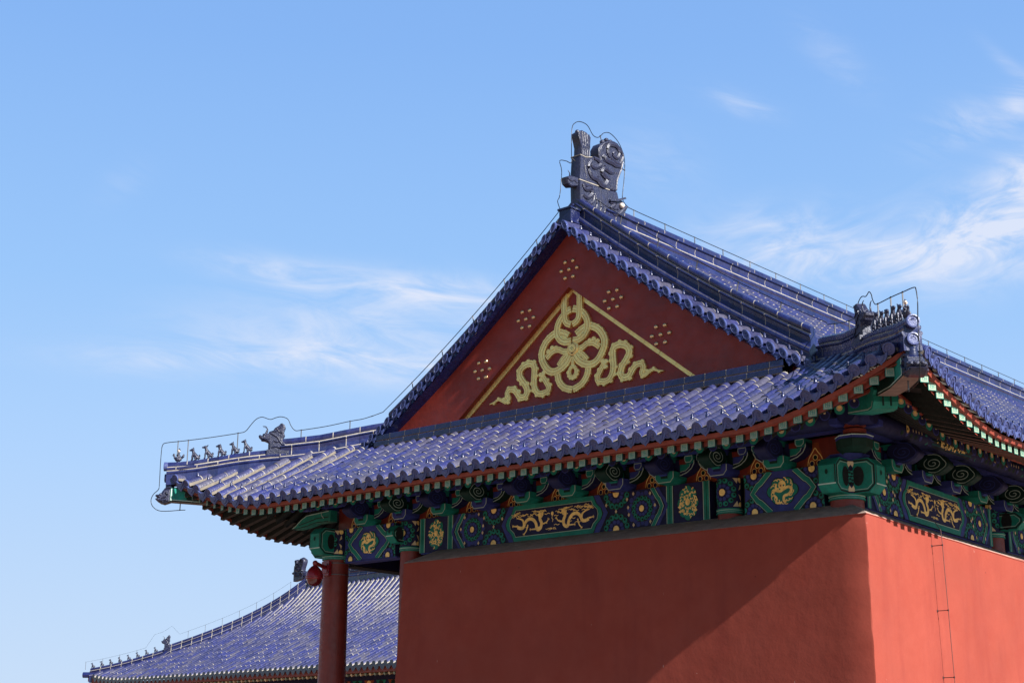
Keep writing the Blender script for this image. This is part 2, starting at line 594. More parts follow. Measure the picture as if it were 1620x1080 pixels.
def sweep(mb, pts, prof, mats, joint=0.0, jm=None, jw=0.012, grp=None, phase=0.0):
    """prof: [(side, height)...] carried along pts in upright planes; mats: one per profile edge; joint: spacing of mortar rings"""
    pts = [Vector(p) for p in pts]
    L = [0.0]
    for a, b in zip(pts, pts[1:]):
        L.append(L[-1] + (b - a).length)

    def at(s):
        for i in range(len(pts) - 1):
            if s <= L[i + 1] + 1e-9:
                t = (s - L[i]) / max(1e-9, L[i + 1] - L[i])
                return pts[i].lerp(pts[i + 1], t)
        return pts[-1]
    stops = []
    if joint:
        s = -phase * joint
        while s < L[-1]:
            a, b = max(0.0, s), min(L[-1], s + joint - jw)
            if b > a + 0.01:
                stops.append((a, b, False))
                if b + jw < L[-1]:
                    stops.append((b, b + jw, True))
            s += joint
    else:
        stops = [(a, b, False) for a, b in zip(L, L[1:])]
    nj = 0
    ends = []
    for a, b, isj in stops:
        nj += isj
        rr = random.random()
        rows = []
        k = max(1, int((b - a) / 0.12)) if joint else 1
        for j in range(k + 1):
            s = a + (b - a) * j / k
            e = 0.02
            t = at(min(L[-1], s + e)) - at(max(0.0, s - e))
            lat = Vector((t.y, -t.x, 0)).normalized()
            p = at(s)
            sh = 0.992 if isj else 1.0
            rows.append([p + lat * (q[0] * sh) + Vector((0, 0, q[1] - (0.001 if isj else 0))) for q in prof])
        ends.append((rows[0], rows[-1]))
        for j in range(len(prof) - 1):
            mm = jm if (isj and jm and (grp is None or grp(prof[j], prof[j + 1]) == nj % 2)) else mats[j]
            mb.grid([[row[j], row[j + 1]] for row in rows], mm, r=rr)
    mb.face(ends[0][0][::-1], mats[len(mats) // 2], 0.3)
    mb.face(ends[-1][1], mats[len(mats) // 2], 0.3)
    return at, L[-1]


class Paint:
    """painted decoration on a flat face: fn(p, q, h) -> point; layers lie a few millimetres apart"""

    def __init__(self, mb, fn, clip=None, step=0.0022, base=0.0025):
        self.mb, self.fn, self.clip, self.step, self.base = mb, fn, clip, step, base
        self.k = 0

    def _clip(self, P):
        if not self.clip:
            return P
        p0, p1, q0, q1 = self.clip
        for ax, lim, sg in ((0, p0, 1), (0, p1, -1), (1, q0, 1), (1, q1, -1)):
            out = []
            for i in range(len(P)):
                a, b = P[i - 1], P[i]
                da, db = (a[ax] - lim) * sg, (b[ax] - lim) * sg
                if (da < 0) != (db < 0):
                    t = da / (da - db)
                    out.append((a[0] + (b[0] - a[0]) * t, a[1] + (b[1] - a[1]) * t))
                if db >= 0:
                    out.append(tuple(b)[:2])
            P = out
            if len(P) < 3:
                return []
        return P

    def poly(self, P, m, layer):
        P = self._clip([tuple(p)[:2] for p in P])
        if len(P) < 3:
            return
        self.k = (self.k + 1) % 7
        h = self.base + self.step * layer + self.k * 0.00012
        self.mb.face([self.fn(a, b, h) for a, b in P], m)

    def disc(self, c, rx, ry, m, layer, n=14):
        self.poly([(c[0] + rx * math.cos(2 * math.pi * i / n), c[1] + ry * math.sin(2 * math.pi * i / n)) for i in range(n)], m, layer)

    def stroke(self, P, w, m, layer, k=0, closed=False):
        if k:
            P = spline([(a, b) for a, b in P], k, closed)
        P = [Vector((p[0], p[1])) for p in P]
        n = len(P)
        E = []
        for i in range(n):
            a = P[i - 1] if (i or closed) else P[0]
            b = P[(i + 1) % n] if (i < n - 1 or closed) else P[-1]
            t = (b - a)
            t = t.normalized() if t.length > 1e-9 else Vector((1, 0))
            ww = w[0] + (w[1] - w[0]) * i / (n - 1) if isinstance(w, tuple) else w
            nn = Vector((-t.y, t.x)) * ww / 2
            E.append((P[i] + nn, P[i] - nn))
        for i in range(n if closed else n - 1):
            j = (i + 1) % n
            self.poly([E[i][0], E[j][0], E[j][1], E[i][1]], m, layer)

    def rosette(self, c, r, ca, cb, layer, n=12):
        self.disc(c, r * 1.06, r * 1.06, BLACK, layer, 20)
        for i in range(n):
            t = 2 * math.pi * (i + 0.5) / n
            q = (c[0] + r * 0.85 * math.cos(t), c[1] + r * 0.85 * math.sin(t))
            self.disc(q, r * 0.19, r * 0.19, ca, layer + 1, 8)
            q2 = (c[0] + r * 0.88 * math.cos(t + 0.05), c[1] + r * 0.88 * math.sin(t + 0.05))
            self.disc(q2, r * 0.09, r * 0.09, BLACK if ca is not GREEN else GREEND, layer + 2, 6)
        self.disc(c, r * 0.64, r * 0.64, BLUED, layer + 2, 18)
        for i in range(10):
            t = 2 * math.pi * i / 10
            q = (c[0] + r * 0.49 * math.cos(t), c[1] + r * 0.49 * math.sin(t))
            self.disc(q, r * 0.14, r * 0.14, cb, layer + 3, 8)
        self.disc(c, r * 0.34, r * 0.34, BLUED, layer + 4, 12)
        self.disc(c, r * 0.24, r * 0.26, GOLDP, layer + 5, 12)

# ------------------------------------------------------------------ measures of the hall
XL = -8.226            # left corner column; the right one stands at x = 0
XM = -4.113            # ridge line
YEND = 18.25           # the hall runs on past the frame
CB = [0.0, -1.513, -6.713, -8.226]
HALL = thing('temple_hall', (-4.1, 6.0, -4.4),
             'red walled temple hall with blue glazed hip and gable roof and gilded gable', 'temple')


def H(mb, name, parent=None, **k):
    return mb.build(name, parent or HALL, **k)


HIP_LIFT = [(-0.62, 0.0), (-0.41, 0.03), (0.2, 0.19), (0.516, 0.24), (1.31, 0.36), (1.75, 0.45)]


def eave_lift(u):
    return 0.165 * max(0.0, u + 0.35) ** 1.7


def lift(u, q):
    if u < -0.62:
        return 0.0
    f, h = eave_lift(u), interp(HIP_LIFT, u)
    return f + (h - f) * max(0.0, min(1.0, q / max(0.05, 1.75 - u)))


def zroof(u, q):
    return 0.628 + 0.44 * q + 0.033 * q * q + lift(u, q)


def side_u(side, a):
    return max(a, XL - a) if side == 'front' else -a


def on_side(side, a, d, z):
    if side == 'front':
        return Vector((a, -d, z))
    if side == 'right':
        return Vector((d, a, z))
    return Vector((XL - d, a, z))


def sag(side, a):
    """the long side has settled a little away from the corner"""
    return -0.027 * max(0.0, min(a, 3.65)) if side == 'right' else 0.0


# ------------------------------------------------------------------ ground and terrace
g = MB()
g.face([(-900, -900, -4.62), (900, -900, -4.62), (900, 900, -4.62), (-900, 900, -4.62)], PAVE)
tag(g.build('ground', smooth=0), kind='structure')
g = MB()
g.box((-4.1, 8.0, -4.30), (14.6, 26.0, 0.6), STONE)
g.box((-4.1, 8.0, -3.96), (14.9, 26.3, 0.08), STONE)
tag(g.build('stone_terrace', smooth=0), 'low pale stone terrace under the red temple hall', 'terrace')


# ------------------------------------------------------------------ walls
def build_wall():
    mb = MB()
    zt, zb = -0.235, -3.92

    def ztop(y):
        return interp([(0, -0.235), (1.07, -0.288), (3.46, -0.346), (20, -0.36)], y)
    k = 0.012
    nz = 40

    def dd(z):
        return 0.47 + (zt - z) * k
    # front face, rounded corner, right face: one strip per height
    rng = random.Random(3)
    rows = []
    for i in range(nz + 1):
        z = zt + (zb - zt) * i / nz
        d = dd(z)
        xl = -6.375 - (zt - z) * 0.06
        j = rng.uniform(-0.007, 0.007)
        row = [(xl, 0.6, z), (xl, -d + 0.015, z), (xl + 0.015, -d, z)]
        for t in range(1, 20):
            row.append((xl + (d - xl) * t / 20, -d + rng.uniform(-0.0015, 0.0015), z))
        row += [(d - 0.02, -d, z), (d - 0.006 + j, -d + 0.006, z), (d, -d + 0.02, z)]
        for t in range(1, 20):
            yy = -d + 19 * (t / 19.0) ** 1.6
            row.append((d + rng.uniform(-0.0015, 0.0015), yy, z if i else ztop(yy)))
        rows.append(row)
    mb.grid(rows, REDWALL)
    # inner faces
    mb.face([(-6.375, 0.3, zt), (0.0, 0.3, zt), (0.0, 0.3, zb), (-6.6, 0.3, zb)], REDWALL)
    mb.face([(0.0, 0.3, zt), (0.0, 18.5, zt), (0.0, 18.5, zb), (0.0, 0.3, zb)], REDWALL)
    w = H(mb, 'wall', smooth=35)
    # sloping mortar cap on top of the wall
    cp = MB()

    def prof(o):
        # outer lip, outer edge, inner top
        return [(0.47 + 0.006, zt - 0.004), (0.47 + 0.006, zt + 0.004), (0.45, zt + 0.026), (0.07, -0.036), (-0.05, -0.034)]
    N = 46
    rows = []
    rg = random.Random(5)

    def ring(fn):
        return [fn(d, z + rg.uniform(-0.003, 0.003)) for d, z in prof(0)]
    rows.append([(-6.45 + 0.6 * (0.476 - d) / 0.52 + 0.07, 0.5, z) for d, z in prof(0)])
    rows.append([(-6.385 + (0.476 - d) * 0.55, -d + 0.01, z) for d, z in prof(0)])
    for i in range(1, N):
        x = -6.2 + (0.0 + 6.2) * i / N
        rows.append(ring(lambda d, z: (x, -d, z)))
    rows.append([(d, -d, z) for d, z in prof(0)])
    for i in range(1, N):
        y = 0.1 + 18.0 * i / N
        rows.append(ring(lambda d, z: (d, y, z + ztop(y) + 0.235)))
    n0 = len(cp.f)
    cp.grid(rows, COPING)
    ki = cp.mi(REDWALL)
    for i in range(n0, len(cp.f)):
        if (i - n0) % 4 == 0:
            cp.m[i] = ki
    H(cp, 'coping', w, smooth=30)


build_wall()


# ------------------------------------------------------------------ columns with painted tops
def build_column(x, y, rad=0.19, faces=(-math.pi / 2, 0.0), ok=True):
    mb = MB()
    prof = [(-3.92, rad * 1.10), (-2.0, rad * 1.05), (-0.3, rad * 0.985), (-0.004, rad * 0.97)]
    N = 28
    rows = [[(x + r_ * math.cos(2 * math.pi * i / N), y + r_ * math.sin(2 * math.pi * i / N), z) for i in range(N)] for z, r_ in prof]
    mb.grid(rows, REDWOOD, True)
    o = H(mb, 'column')
    cap = MB()
    rows = [[(x + r_ * math.cos(2 * math.pi * i / N), y + r_ * math.sin(2 * math.pi * i / N), z) for i in range(N)]
            for z, r_ in ((-0.004, rad * 0.6), (-0.004, rad + 0.012), (0.012, rad + 0.012), (0.018, rad + 0.005), (0.034, rad + 0.005),
                          (0.04, rad + 0.012), (0.056, rad + 0.012), (0.062, rad), (0.415, rad * 0.97), (0.415, 0.05))]
    cap.grid(rows, lambda i: PALE if i in (2, 4) else (GREEN if i in (0, 1, 3, 5) else (BLACK if i == 6 else BLUED)), True)
    for a0 in faces:
        def fn(p, q, h, a0=a0):
            a = a0 + p / rad
            return (x + (rad + h) * math.cos(a), y + (rad + h) * math.sin(a), 0.24 + q)
        pt = Paint(cap, fn, (-1.5 * rad, 1.5 * rad, -0.165, 0.17))
        pt.rosette((0, 0.0), 0.16, GREEN, BLUE, 0, 12)
        for sx in (-1, 1):
            for sz in (-1, 1):
                pt.poly([(sx * 0.12, sz * 0.165), (sx * 0.19, sz * 0.165), (sx * 0.17, sz * 0.10)], CREAM, 2)
                pt.poly([(sx * 0.19, sz * 0.02), (sx * 0.23, sz * 0.05), (sx * 0.22, sz * 0.10)], CREAM, 2)
                pt.disc((sx * 0.215, sz * 0.145), 0.03, 0.035, GOLDP, 3, 8)
    H(cap, 'painted_capital', o)
    return o


for x in CB:
    build_column(x, 0.0, 0.188 if x in (0.0, -8.226) else 0.148, (-math.pi / 2, 0.0) if x == 0.0 else (-math.pi / 2,))
for y in (3.65, 7.3, 10.95, 14.6, 18.25):
    build_column(0.0, y, 0.150, (0.0,))
    build_column(XL, y, 0.188, (math.pi,))


# ------------------------------------------------------------------ painted beams
DR_BODY=[(0.158,0.087),(0.181,0.033),(0.158,-0.026),(0.170,-0.089),(0.216,-0.105),(0.239,-0.025),(0.285,0.031),(0.343,0.040),(0.389,0.008),(0.424,-0.058),(0.470,-0.063),(0.511,-0.047)]
DR_TAIL=[(0.412,-0.025),(0.424,0.025),(0.459,0.052),(0.522,0.070)]
DR_LEGS=[[(0.164,-0.047),(0.089,-0.028),(0.060,0.006)],[(0.228,-0.096),(0.308,-0.095)],[(0.355,-0.029),(0.378,-0.104),(0.407,-0.140)],[(0.511,-0.037),(0.566,-0.030)]]
DR_HEAD=[(0.135,0.111),(0.204,0.097),(0.204,0.051),(0.152,0.037),(0.129,0.070)]


def paint_dragons(pt, L, s=1.0):
    rg = random.Random(11)
    for sx in (-1, 1):
        def T(P):
            return [(sx * a * s, b) for a, b in P]
        pt.stroke(T(DR_BODY), 0.043, GOLDP, L, 4)
        pt.stroke(T(DR_TAIL), (0.034, 0.012), GOLDP, L + 1, 4)
        pt.poly(T(DR_HEAD), GOLDP, L + 1)
        for q in DR_LEGS:
            pt.stroke(T(q), (0.022, 0.014), GOLDP, L, 3)
            e = q[-1]
            for a in range(-2, 3):
                t = math.atan2(q[-1][1] - q[-2][1], q[-1][0] - q[-2][0]) + a * 0.5
                pt.stroke(T([e, (e[0] + 0.024 * math.cos(t), e[1] + 0.024 * math.sin(t))]), (0.007, 0.003), GOLDP, L + 1)
        for k in range(4):
            pt.stroke(T([(0.14 + 0.012 * k, 0.10), (0.17 + 0.02 * k, 0.125), (0.22 + 0.025 * k, 0.118 + 0.006 * k)]), 0.006, GOLDP, L + 2, 3)
        for k in range(34):
            a, b = rg.uniform(0.05, 0.56), rg.choice([rg.uniform(0.07, 0.135), rg.uniform(-0.135, 0.135), rg.uniform(0.06, 0.13)])
            w = rg.uniform(0.02, 0.045)
            pt.stroke(T([(a - w, b), (a - w * 0.3, b + 0.010), (a + w * 0.3, b - 0.004), (a + w, b + 0.006)]), 0.0085, GOLDP, L, 2)
    pt.disc((0.0, 0.075), 0.022, 0.026, GOLDP, L + 1)
    pt.stroke([(0, 0.05), (-0.01, 0.02), (0.01, 0.0), (0, -0.03)], 0.01, GOLDP, L)
    for a in (-0.06, -0.03, 0.03, 0.06):
        pt.stroke([(a, -0.13), (a * 0.6, -0.105), (a * 0.2, -0.12)], 0.012, GOLDP, L, 3)


def scroll_field(pt, cx, cy, rx, ry, L, n, seed):
    rg = random.Random(seed)
    k = 0
    while k < n:
        a, b = rg.uniform(-1, 1), rg.uniform(-1, 1)
        if a * a + b * b > 0.82 or a * a + b * b < 0.07:
            continue
        k += 1
        t0, rr, sg = rg.uniform(0, 6.28), rg.uniform(0.014, 0.024), rg.choice((-1, 1))
        P = [(cx + a * rx + rr * (1 - i / 7) * math.cos(t0 + sg * i * 0.75), cy + b * ry + rr * (1 - i / 7) * math.sin(t0 + sg * i * 0.75)) for i in range(6)]
        pt.stroke(P, (0.014, 0.008), GOLDP, L)


def knot_dragon(pt, c, s, L):
    """a coiled dragon filling a round medallion"""
    def T(P):
        return [(c[0] + a * s, c[1] + b * s) for a, b in P]
    pt.stroke(T([(-0.75, -0.1), (-0.55, 0.1), (-0.2, 0.0), (0.1, 0.12), (0.5, 0.25), (0.72, 0.05), (0.5, -0.25), (0.15, -0.35), (0.1, -0.65), (0.3, -0.75)]), 0.19 * s, GOLDP, L, 4)
    pt.stroke(T([(-0.45, 0.55), (-0.5, 0.25), (-0.25, 0.15)]), 0.16 * s, GOLDP, L, 4)
    pt.stroke(T([(-0.7, -0.2), (-0.45, -0.45), (-0.5, -0.75), (-0.1, -0.8)]), 0.15 * s, GOLDP, L, 4)
    pt.disc((c[0], c[1] + 0.42 * s), 0.3 * s, 0.32 * s, GOLDP, L + 1, 10)
    pt.disc((c[0] - 0.1 * s, c[1] + 0.38 * s), 0.07 * s, 0.07 * s, ORANGE, L + 2, 8)
    pt.disc((c[0] + 0.13 * s, c[1] + 0.38 * s), 0.07 * s, 0.07 * s, GREEN, L + 2, 8)
    for i in range(22):
        t = i * 0.2857
        r0 = 0.62 + 0.2 * ((i * 7) % 5) / 5
        P = [(r0 * math.cos(t), r0 * math.sin(t)), ((r0 + .16) * math.cos(t + .12), (r0 + .16) * math.sin(t + .12)), ((r0 + .2) * math.cos(t + .3), (r0 + .2) * math.sin(t + .3))]
        pt.stroke(T(P), (0.09 * s, 0.04 * s), GOLDP, L, 2)


def chevron(pt, p, bend, m, w, L, outline=True):
    P = [(p - bend, 0.235), (p - bend * 0.45, 0.11), (p - bend * 0.3, 0.09), (p, 0.0), (p - bend * 0.3, -0.09), (p - bend * 0.45, -0.11), (p - bend, -0.235)]
    if outline:
        pt.stroke(P, w + 0.03, BLACK, L)
        pt.stroke(P, w + 0.012, PALE, L + 1)
    pt.stroke(P, w, m, L + 2)


def paint_long(pt, h, medallion, fr):
    """h half length; fr half length of the dragon frame"""
    x_end = h - 0.02
    if medallion:
        for sx in (-1, 1):
            for e in (h - 0.045, h - 0.568):
                pt.poly([(sx * (e - 0.055), -0.235), (sx * (e + 0.055), -0.235), (sx * (e + 0.055), 0.235), (sx * (e - 0.055), 0.235)], BLACK, 0)
                pt.poly([(sx * (e - 0.047), -0.235), (sx * (e + 0.047), -0.235), (sx * (e + 0.047), 0.235), (sx * (e - 0.047), 0.235)], GREEN, 1)
                for k in (-0.043, 0.043, 0.0):
                    pt.poly([(sx * (e + k - 0.004), -0.235), (sx * (e + k + 0.004), -0.235), (sx * (e + k + 0.004), 0.235), (sx * (e + k - 0.004), 0.235)], PALE if k else GREEND, 2)
            m = sx * (h - 0.307)
            # lobed green medallion
            for k in range(8):
                t = k * math.pi / 4
                pt.disc((m + 0.095 * math.cos(t), 0.145 * math.sin(t)), 0.062, 0.072, BLACK, 0, 10)
                pt.disc((m + 0.093 * math.cos(t), 0.142 * math.sin(t)), 0.056, 0.066, GREEN, 1, 10)
            pt.disc((m, 0), 0.125, 0.18, GREEN, 2, 18)
            scroll_field(pt, m, 0.0, 0.150, 0.205, 3, 75, 4 + sx)
            pt.disc((m, 0.01), 0.034, 0.042, GOLDP, 4)
        x_end = h - 0.63
    for sx in (-1, 1):
        c = (x_end + fr) / 2

        def T(p):
            return (sx * p[0], p[1])
        if not medallion:
            e = x_end - 0.03
            pt.poly([T((e - 0.04, -0.235)), T((e + 0.04, -0.235)), T((e + 0.04, 0.235)), T((e - 0.04, 0.235))], GREEN, 1)
            pt.poly([T((e - 0.004, -0.235)), T((e + 0.004, -0.235)), T((e + 0.004, 0.235)), T((e - 0.004, 0.235))], PALE, 2)
            x2 = x_end - 0.09
        else:
            x2 = x_end
        chevron(pt, sx * (x2 - 0.05), sx * 0.14, GREEN, 0.045, 2)
        chevron(pt, sx * (x2 + 0.02), sx * 0.14, BLUE, 0.04, 2, False)
        ro = x2 - 0.345 if medallion else x2 - 0.27
        pt.disc(T((ro, 0)), 0.20, 0.20, BLUE, 0, 20)
        for k in range(10):
            t = k * 0.6283
            pt.disc(T((ro + 0.195 * math.cos(t), 0.195 * math.sin(t))), 0.042, 0.042, BLACK, 0, 8)
            pt.disc(T((ro + 0.195 * math.cos(t), 0.195 * math.sin(t))), 0.034, 0.034, BLUE, 1, 8)
        pt.rosette(T((ro, 0)), 0.15, GREEN if medallion else GREEN, BLUE, 2, 14)
        hr = fr + 0.20 if medallion else fr + 0.17
        for q in (-0.222, 0.222):
            pt.rosette(T((hr, q)), 0.192, GREEN, BLUE, 3, 14)
        for (a, b) in ((hr, 0.0), (ro - 0.2, 0.03), (ro - 0.19, -0.06), (ro + 0.2, 0.02), (ro + 0.13, 0.17), (ro + 0.13, -0.17), (ro - 0.12, 0.19), (ro - 0.12, -0.19), (hr + 0.17, 0.13), (hr - 0.15, 0.09)):
            pt.poly([T((a - 0.018, b)), T((a, b + 0.026)), T((a + 0.018, b)), T((a, b - 0.026))], CREAM, 8)
    # dragon frame
    f = fr
    pt.poly([(-f - 0.09, 0), (-f + 0.06, 0.24), (f - 0.06, 0.24), (f + 0.09, 0), (f - 0.06, -0.24), (-f + 0.06, -0.24)], BLACK, 4)
    pt.poly([(-f - 0.07, 0), (-f + 0.07, 0.24), (f - 0.07, 0.24), (f + 0.07, 0), (f - 0.07, -0.24), (-f + 0.07, -0.24)], BLUE, 5)
    P = [(-f, 0), (-f + 0.03, 0.07), (-f + 0.10, 0.13), (-f + 0.15, 0.235), (f - 0.15, 0.235), (f - 0.10, 0.13), (f - 0.03, 0.07), (f, 0), (f - 0.03, -0.07), (f - 0.10, -0.13), (f - 0.15, -0.235), (-f + 0.15, -0.235), (-f + 0.10, -0.13), (-f + 0.03, -0.07)]
    pt.poly(P, BLACK, 6)
    pt.poly([(a * 0.985, b) for a, b in P], GREEN, 7)
    P = [(-f + 0.085, 0), (-f + 0.10, 0.06), (-f + 0.16, 0.11), (-f + 0.19, 0.165), (f - 0.19, 0.165), (f - 0.16, 0.11), (f - 0.10, 0.06), (f - 0.085, 0), (f - 0.10, -0.06), (f - 0.16, -0.11), (f - 0.19, -0.165), (-f + 0.19, -0.165), (-f + 0.16, -0.11), (-f + 0.10, -0.06)]
    pt.poly([(a * 1.012, b * 1.05) for a, b in P], PALE, 8)
    pt.poly([(a * 1.003, b * 1.01) for a, b in P], BLACK, 9)
    pt.poly([(a * 0.99, b * 0.96) for a, b in P], BLUED, 10)
    paint_dragons(pt, 11, (f - 0.1) / 0.615)


def paint_short(pt, h):
    for sx in (-1, 1):
        e = h - 0.05
        pt.poly([(sx * (e - 0.04), -0.235), (sx * (e + 0.04), -0.235), (sx * (e + 0.04), 0.235), (sx * (e - 0.04), 0.235)], BLUE, 0)
        for k in (-0.045, 0.045):
            pt.poly([(sx * (e + k - 0.006), -0.235), (sx * (e + k + 0.006), -0.235), (sx * (e + k + 0.006), 0.235), (sx * (e + k - 0.006), 0.235)], BLACK, 1)
        for q in (-0.21, 0.21):
            pt.rosette((sx * (h - 0.14), q), 0.17, GREEN, BLUE, 1, 12)
        for (a, b) in ((h - 0.14, 0.03), (h - 0.22, -0.06), (h - 0.12, -0.03), (h - 0.26, 0.12)):
            pt.poly([(sx * (a - 0.016), b), (sx * a, b + 0.024), (sx * (a + 0.016), b), (sx * a, b - 0.024)], CREAM, 7)
    p = h - 0.12
    pt.poly([(-p + 0.01, 0), (-p + 0.27, 0.24), (p - 0.27, 0.24), (p - 0.01, 0), (p - 0.27, -0.24), (-p + 0.27, -0.24)], BLUE, 7)
    chevron(pt, p, 0.24, GREEN, 0.055, 8)
    chevron(pt, -p, -0.24, GREEN, 0.055, 8)
    for k in range(6):
        t = k * math.pi / 3
        pt.disc((0.125 * math.cos(t), 0.088 * math.sin(t)), 0.086, 0.078, BLACK, 9, 12)
    for k in range(6):
        t = k * math.pi / 3
        pt.disc((0.120 * math.cos(t), 0.084 * math.sin(t)), 0.08, 0.072, GREEN, 10, 12)
    pt.disc((0, 0), 0.14, 0.12, GREEN, 11, 16)
    knot_dragon(pt, (0, -0.005), 0.165, 12)


def build_beam(side, a0, a1, kind, gap=0.215):
    lo, hi = min(a0, a1) + gap, max(a0, a1) - gap
    c, h = (lo + hi) / 2, (hi - lo) / 2
    mb = MB()
    df = 0.06 if side == 'front' else 0.11
    P0 = on_side(side, lo, df, -0.04)
    P1 = on_side(side, hi, -0.2, 0.417)
    ctr = (P0 + P1) / 2
    sz = (abs(P1.x - P0.x), abs(P1.y - P0.y), abs(P1.z - P0.z))
    dz = (sag(side, lo) + sag(side, hi)) / 2
    ctr.z += dz
    tilt = Matrix.Rotation(math.atan2(sag(side, hi) - sag(side, lo), hi - lo), 3, 'X') if side == 'right' else None
    mb.box(ctr, sz, BLUED, tilt)
    # rounded lower edge and red underside
    sz2 = (sz[0] - (0.04 if side != 'front' else 0), sz[1] - (0.04 if side == 'front' else 0), 0.02)
    mb.box((ctr.x, ctr.y, -0.048 + dz), sz2, BLUE, tilt)
    o = H(mb, 'painted_beam')
    dec = MB()

    def fn(p, q, hh):
        return on_side(side, c + p, df + hh, 0.1885 + q + sag(side, c + p))
    pt = Paint(dec, fn, (-h, h, -0.2325, 0.2325))
    pt.poly([(-h, -0.2325), (h, -0.2325), (h, 0.2325), (-h, 0.2325)], BLUED, -0.5)
    if kind == 'short':
        paint_short(pt, h)
    else:
        paint_long(pt, h, kind == 'medallion', 0.805 if kind == 'medallion' else 0.80)
    H(dec, 'beam_painting', o, smooth=0)


build_beam('front', CB[0], CB[1], 'short', 0.24)
build_beam('front', CB[1], CB[2], 'medallion', 0.235)
build_beam('front', CB[2], CB[3], 'short', 0.24)
build_beam('right', 0.0, 3.65, 'plain', 0.235)
for k in range(1, 5):
    build_beam('right', 3.65 * k, 3.65 * (k + 1), 'plain', 0.235)
mb = MB()
mb.box((XL, 9.2, 0.18), (0.3, 17.9, 0.46), BLUED)
mb.box((XL, 9.2, -0.057), (0.26, 17.9, 0.02), SOFFIT)
H(mb, 'painted_beam', smooth=0)
# near-black backing added so gaps around the beams look dark; inner wall and ceiling
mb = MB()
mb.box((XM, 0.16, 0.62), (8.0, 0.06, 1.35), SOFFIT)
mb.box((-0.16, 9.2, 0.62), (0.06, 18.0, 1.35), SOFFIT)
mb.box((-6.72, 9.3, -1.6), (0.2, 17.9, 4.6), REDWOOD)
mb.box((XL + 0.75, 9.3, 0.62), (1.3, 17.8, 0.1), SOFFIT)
H(mb, 'inner_wall_and_backing', smooth=0)


# ------------------------------------------------------------------ octagonal beam ends
def build_beam_end(side, a, w=0.22, d0=0.12, d1=0.42, z0=0.05, z1=0.425):
    mb = MB()
    c = 0.085
    oct_ = [(d0, z0), (d1 - c, z0), (d1, z0 + c), (d1, z1 - c), (d1 - c, z1), (d0, z1)]
    mb.extrude(oct_, lambda d, z, t: on_side(side, a + t, d, z), -w / 2, w / 2, GREEN)
    for sg in (-1, 1):
        pt = Paint(mb, lambda d, z, h: on_side(side, a + sg * (w / 2 + h), d, z))
        i_ = [(d0, z0 + .02), (d1 - c - .01, z0 + .02), (d1 - .02, z0 + c), (d1 - .02, z1 - c), (d1 - c - .01, z1 - .02), (d0, z1 - .02)]
        pt.stroke(i_, 0.018, BLACK, 0)
        i2 = [(d0, z0 + .04), (d1 - c - .02, z0 + .04), (d1 - .04, z0 + c + .01), (d1 - .04, z1 - c - .01), (d1 - c - .02, z1 - .04), (d0, z1 - .04)]
        pt.stroke(i2, 0.006, PALE, 1)
        pt.disc((d0 + 0.09, (z0 + z1) / 2), 0.07, 0.11, BLACK, 1, 12)
    pt = Paint(mb, lambda p, z, h: on_side(side, a + p, d1 + h, z))
    for sx in (-1, 1):
        pt.stroke([(sx * (w / 2 - .008), z0 + c), (sx * (w / 2 - .008), z1 - c)], 0.012, BLACK, 0)
    pt.stroke([(-w / 2, z0 + c), (w / 2, z0 + c)], 0.014, PALE, 0)
    pt.disc((0, (z0 + z1) / 2 + 0.03), 0.02, 0.03, GREEND, 1, 8)
    H(mb, 'beam_end', smooth=0)


build_beam_end('front', 0.0)
build_beam_end('right', 0.0)
build_beam_end('front', XL)
build_beam_end('left', 0.0)
build_beam_end('front', CB[2] - 0.06, 0.14, 0.15, 0.36, 0.10, 0.33)
build_beam_end('right', 3.65, 0.15, 0.15, 0.45, 0.08, 0.30)


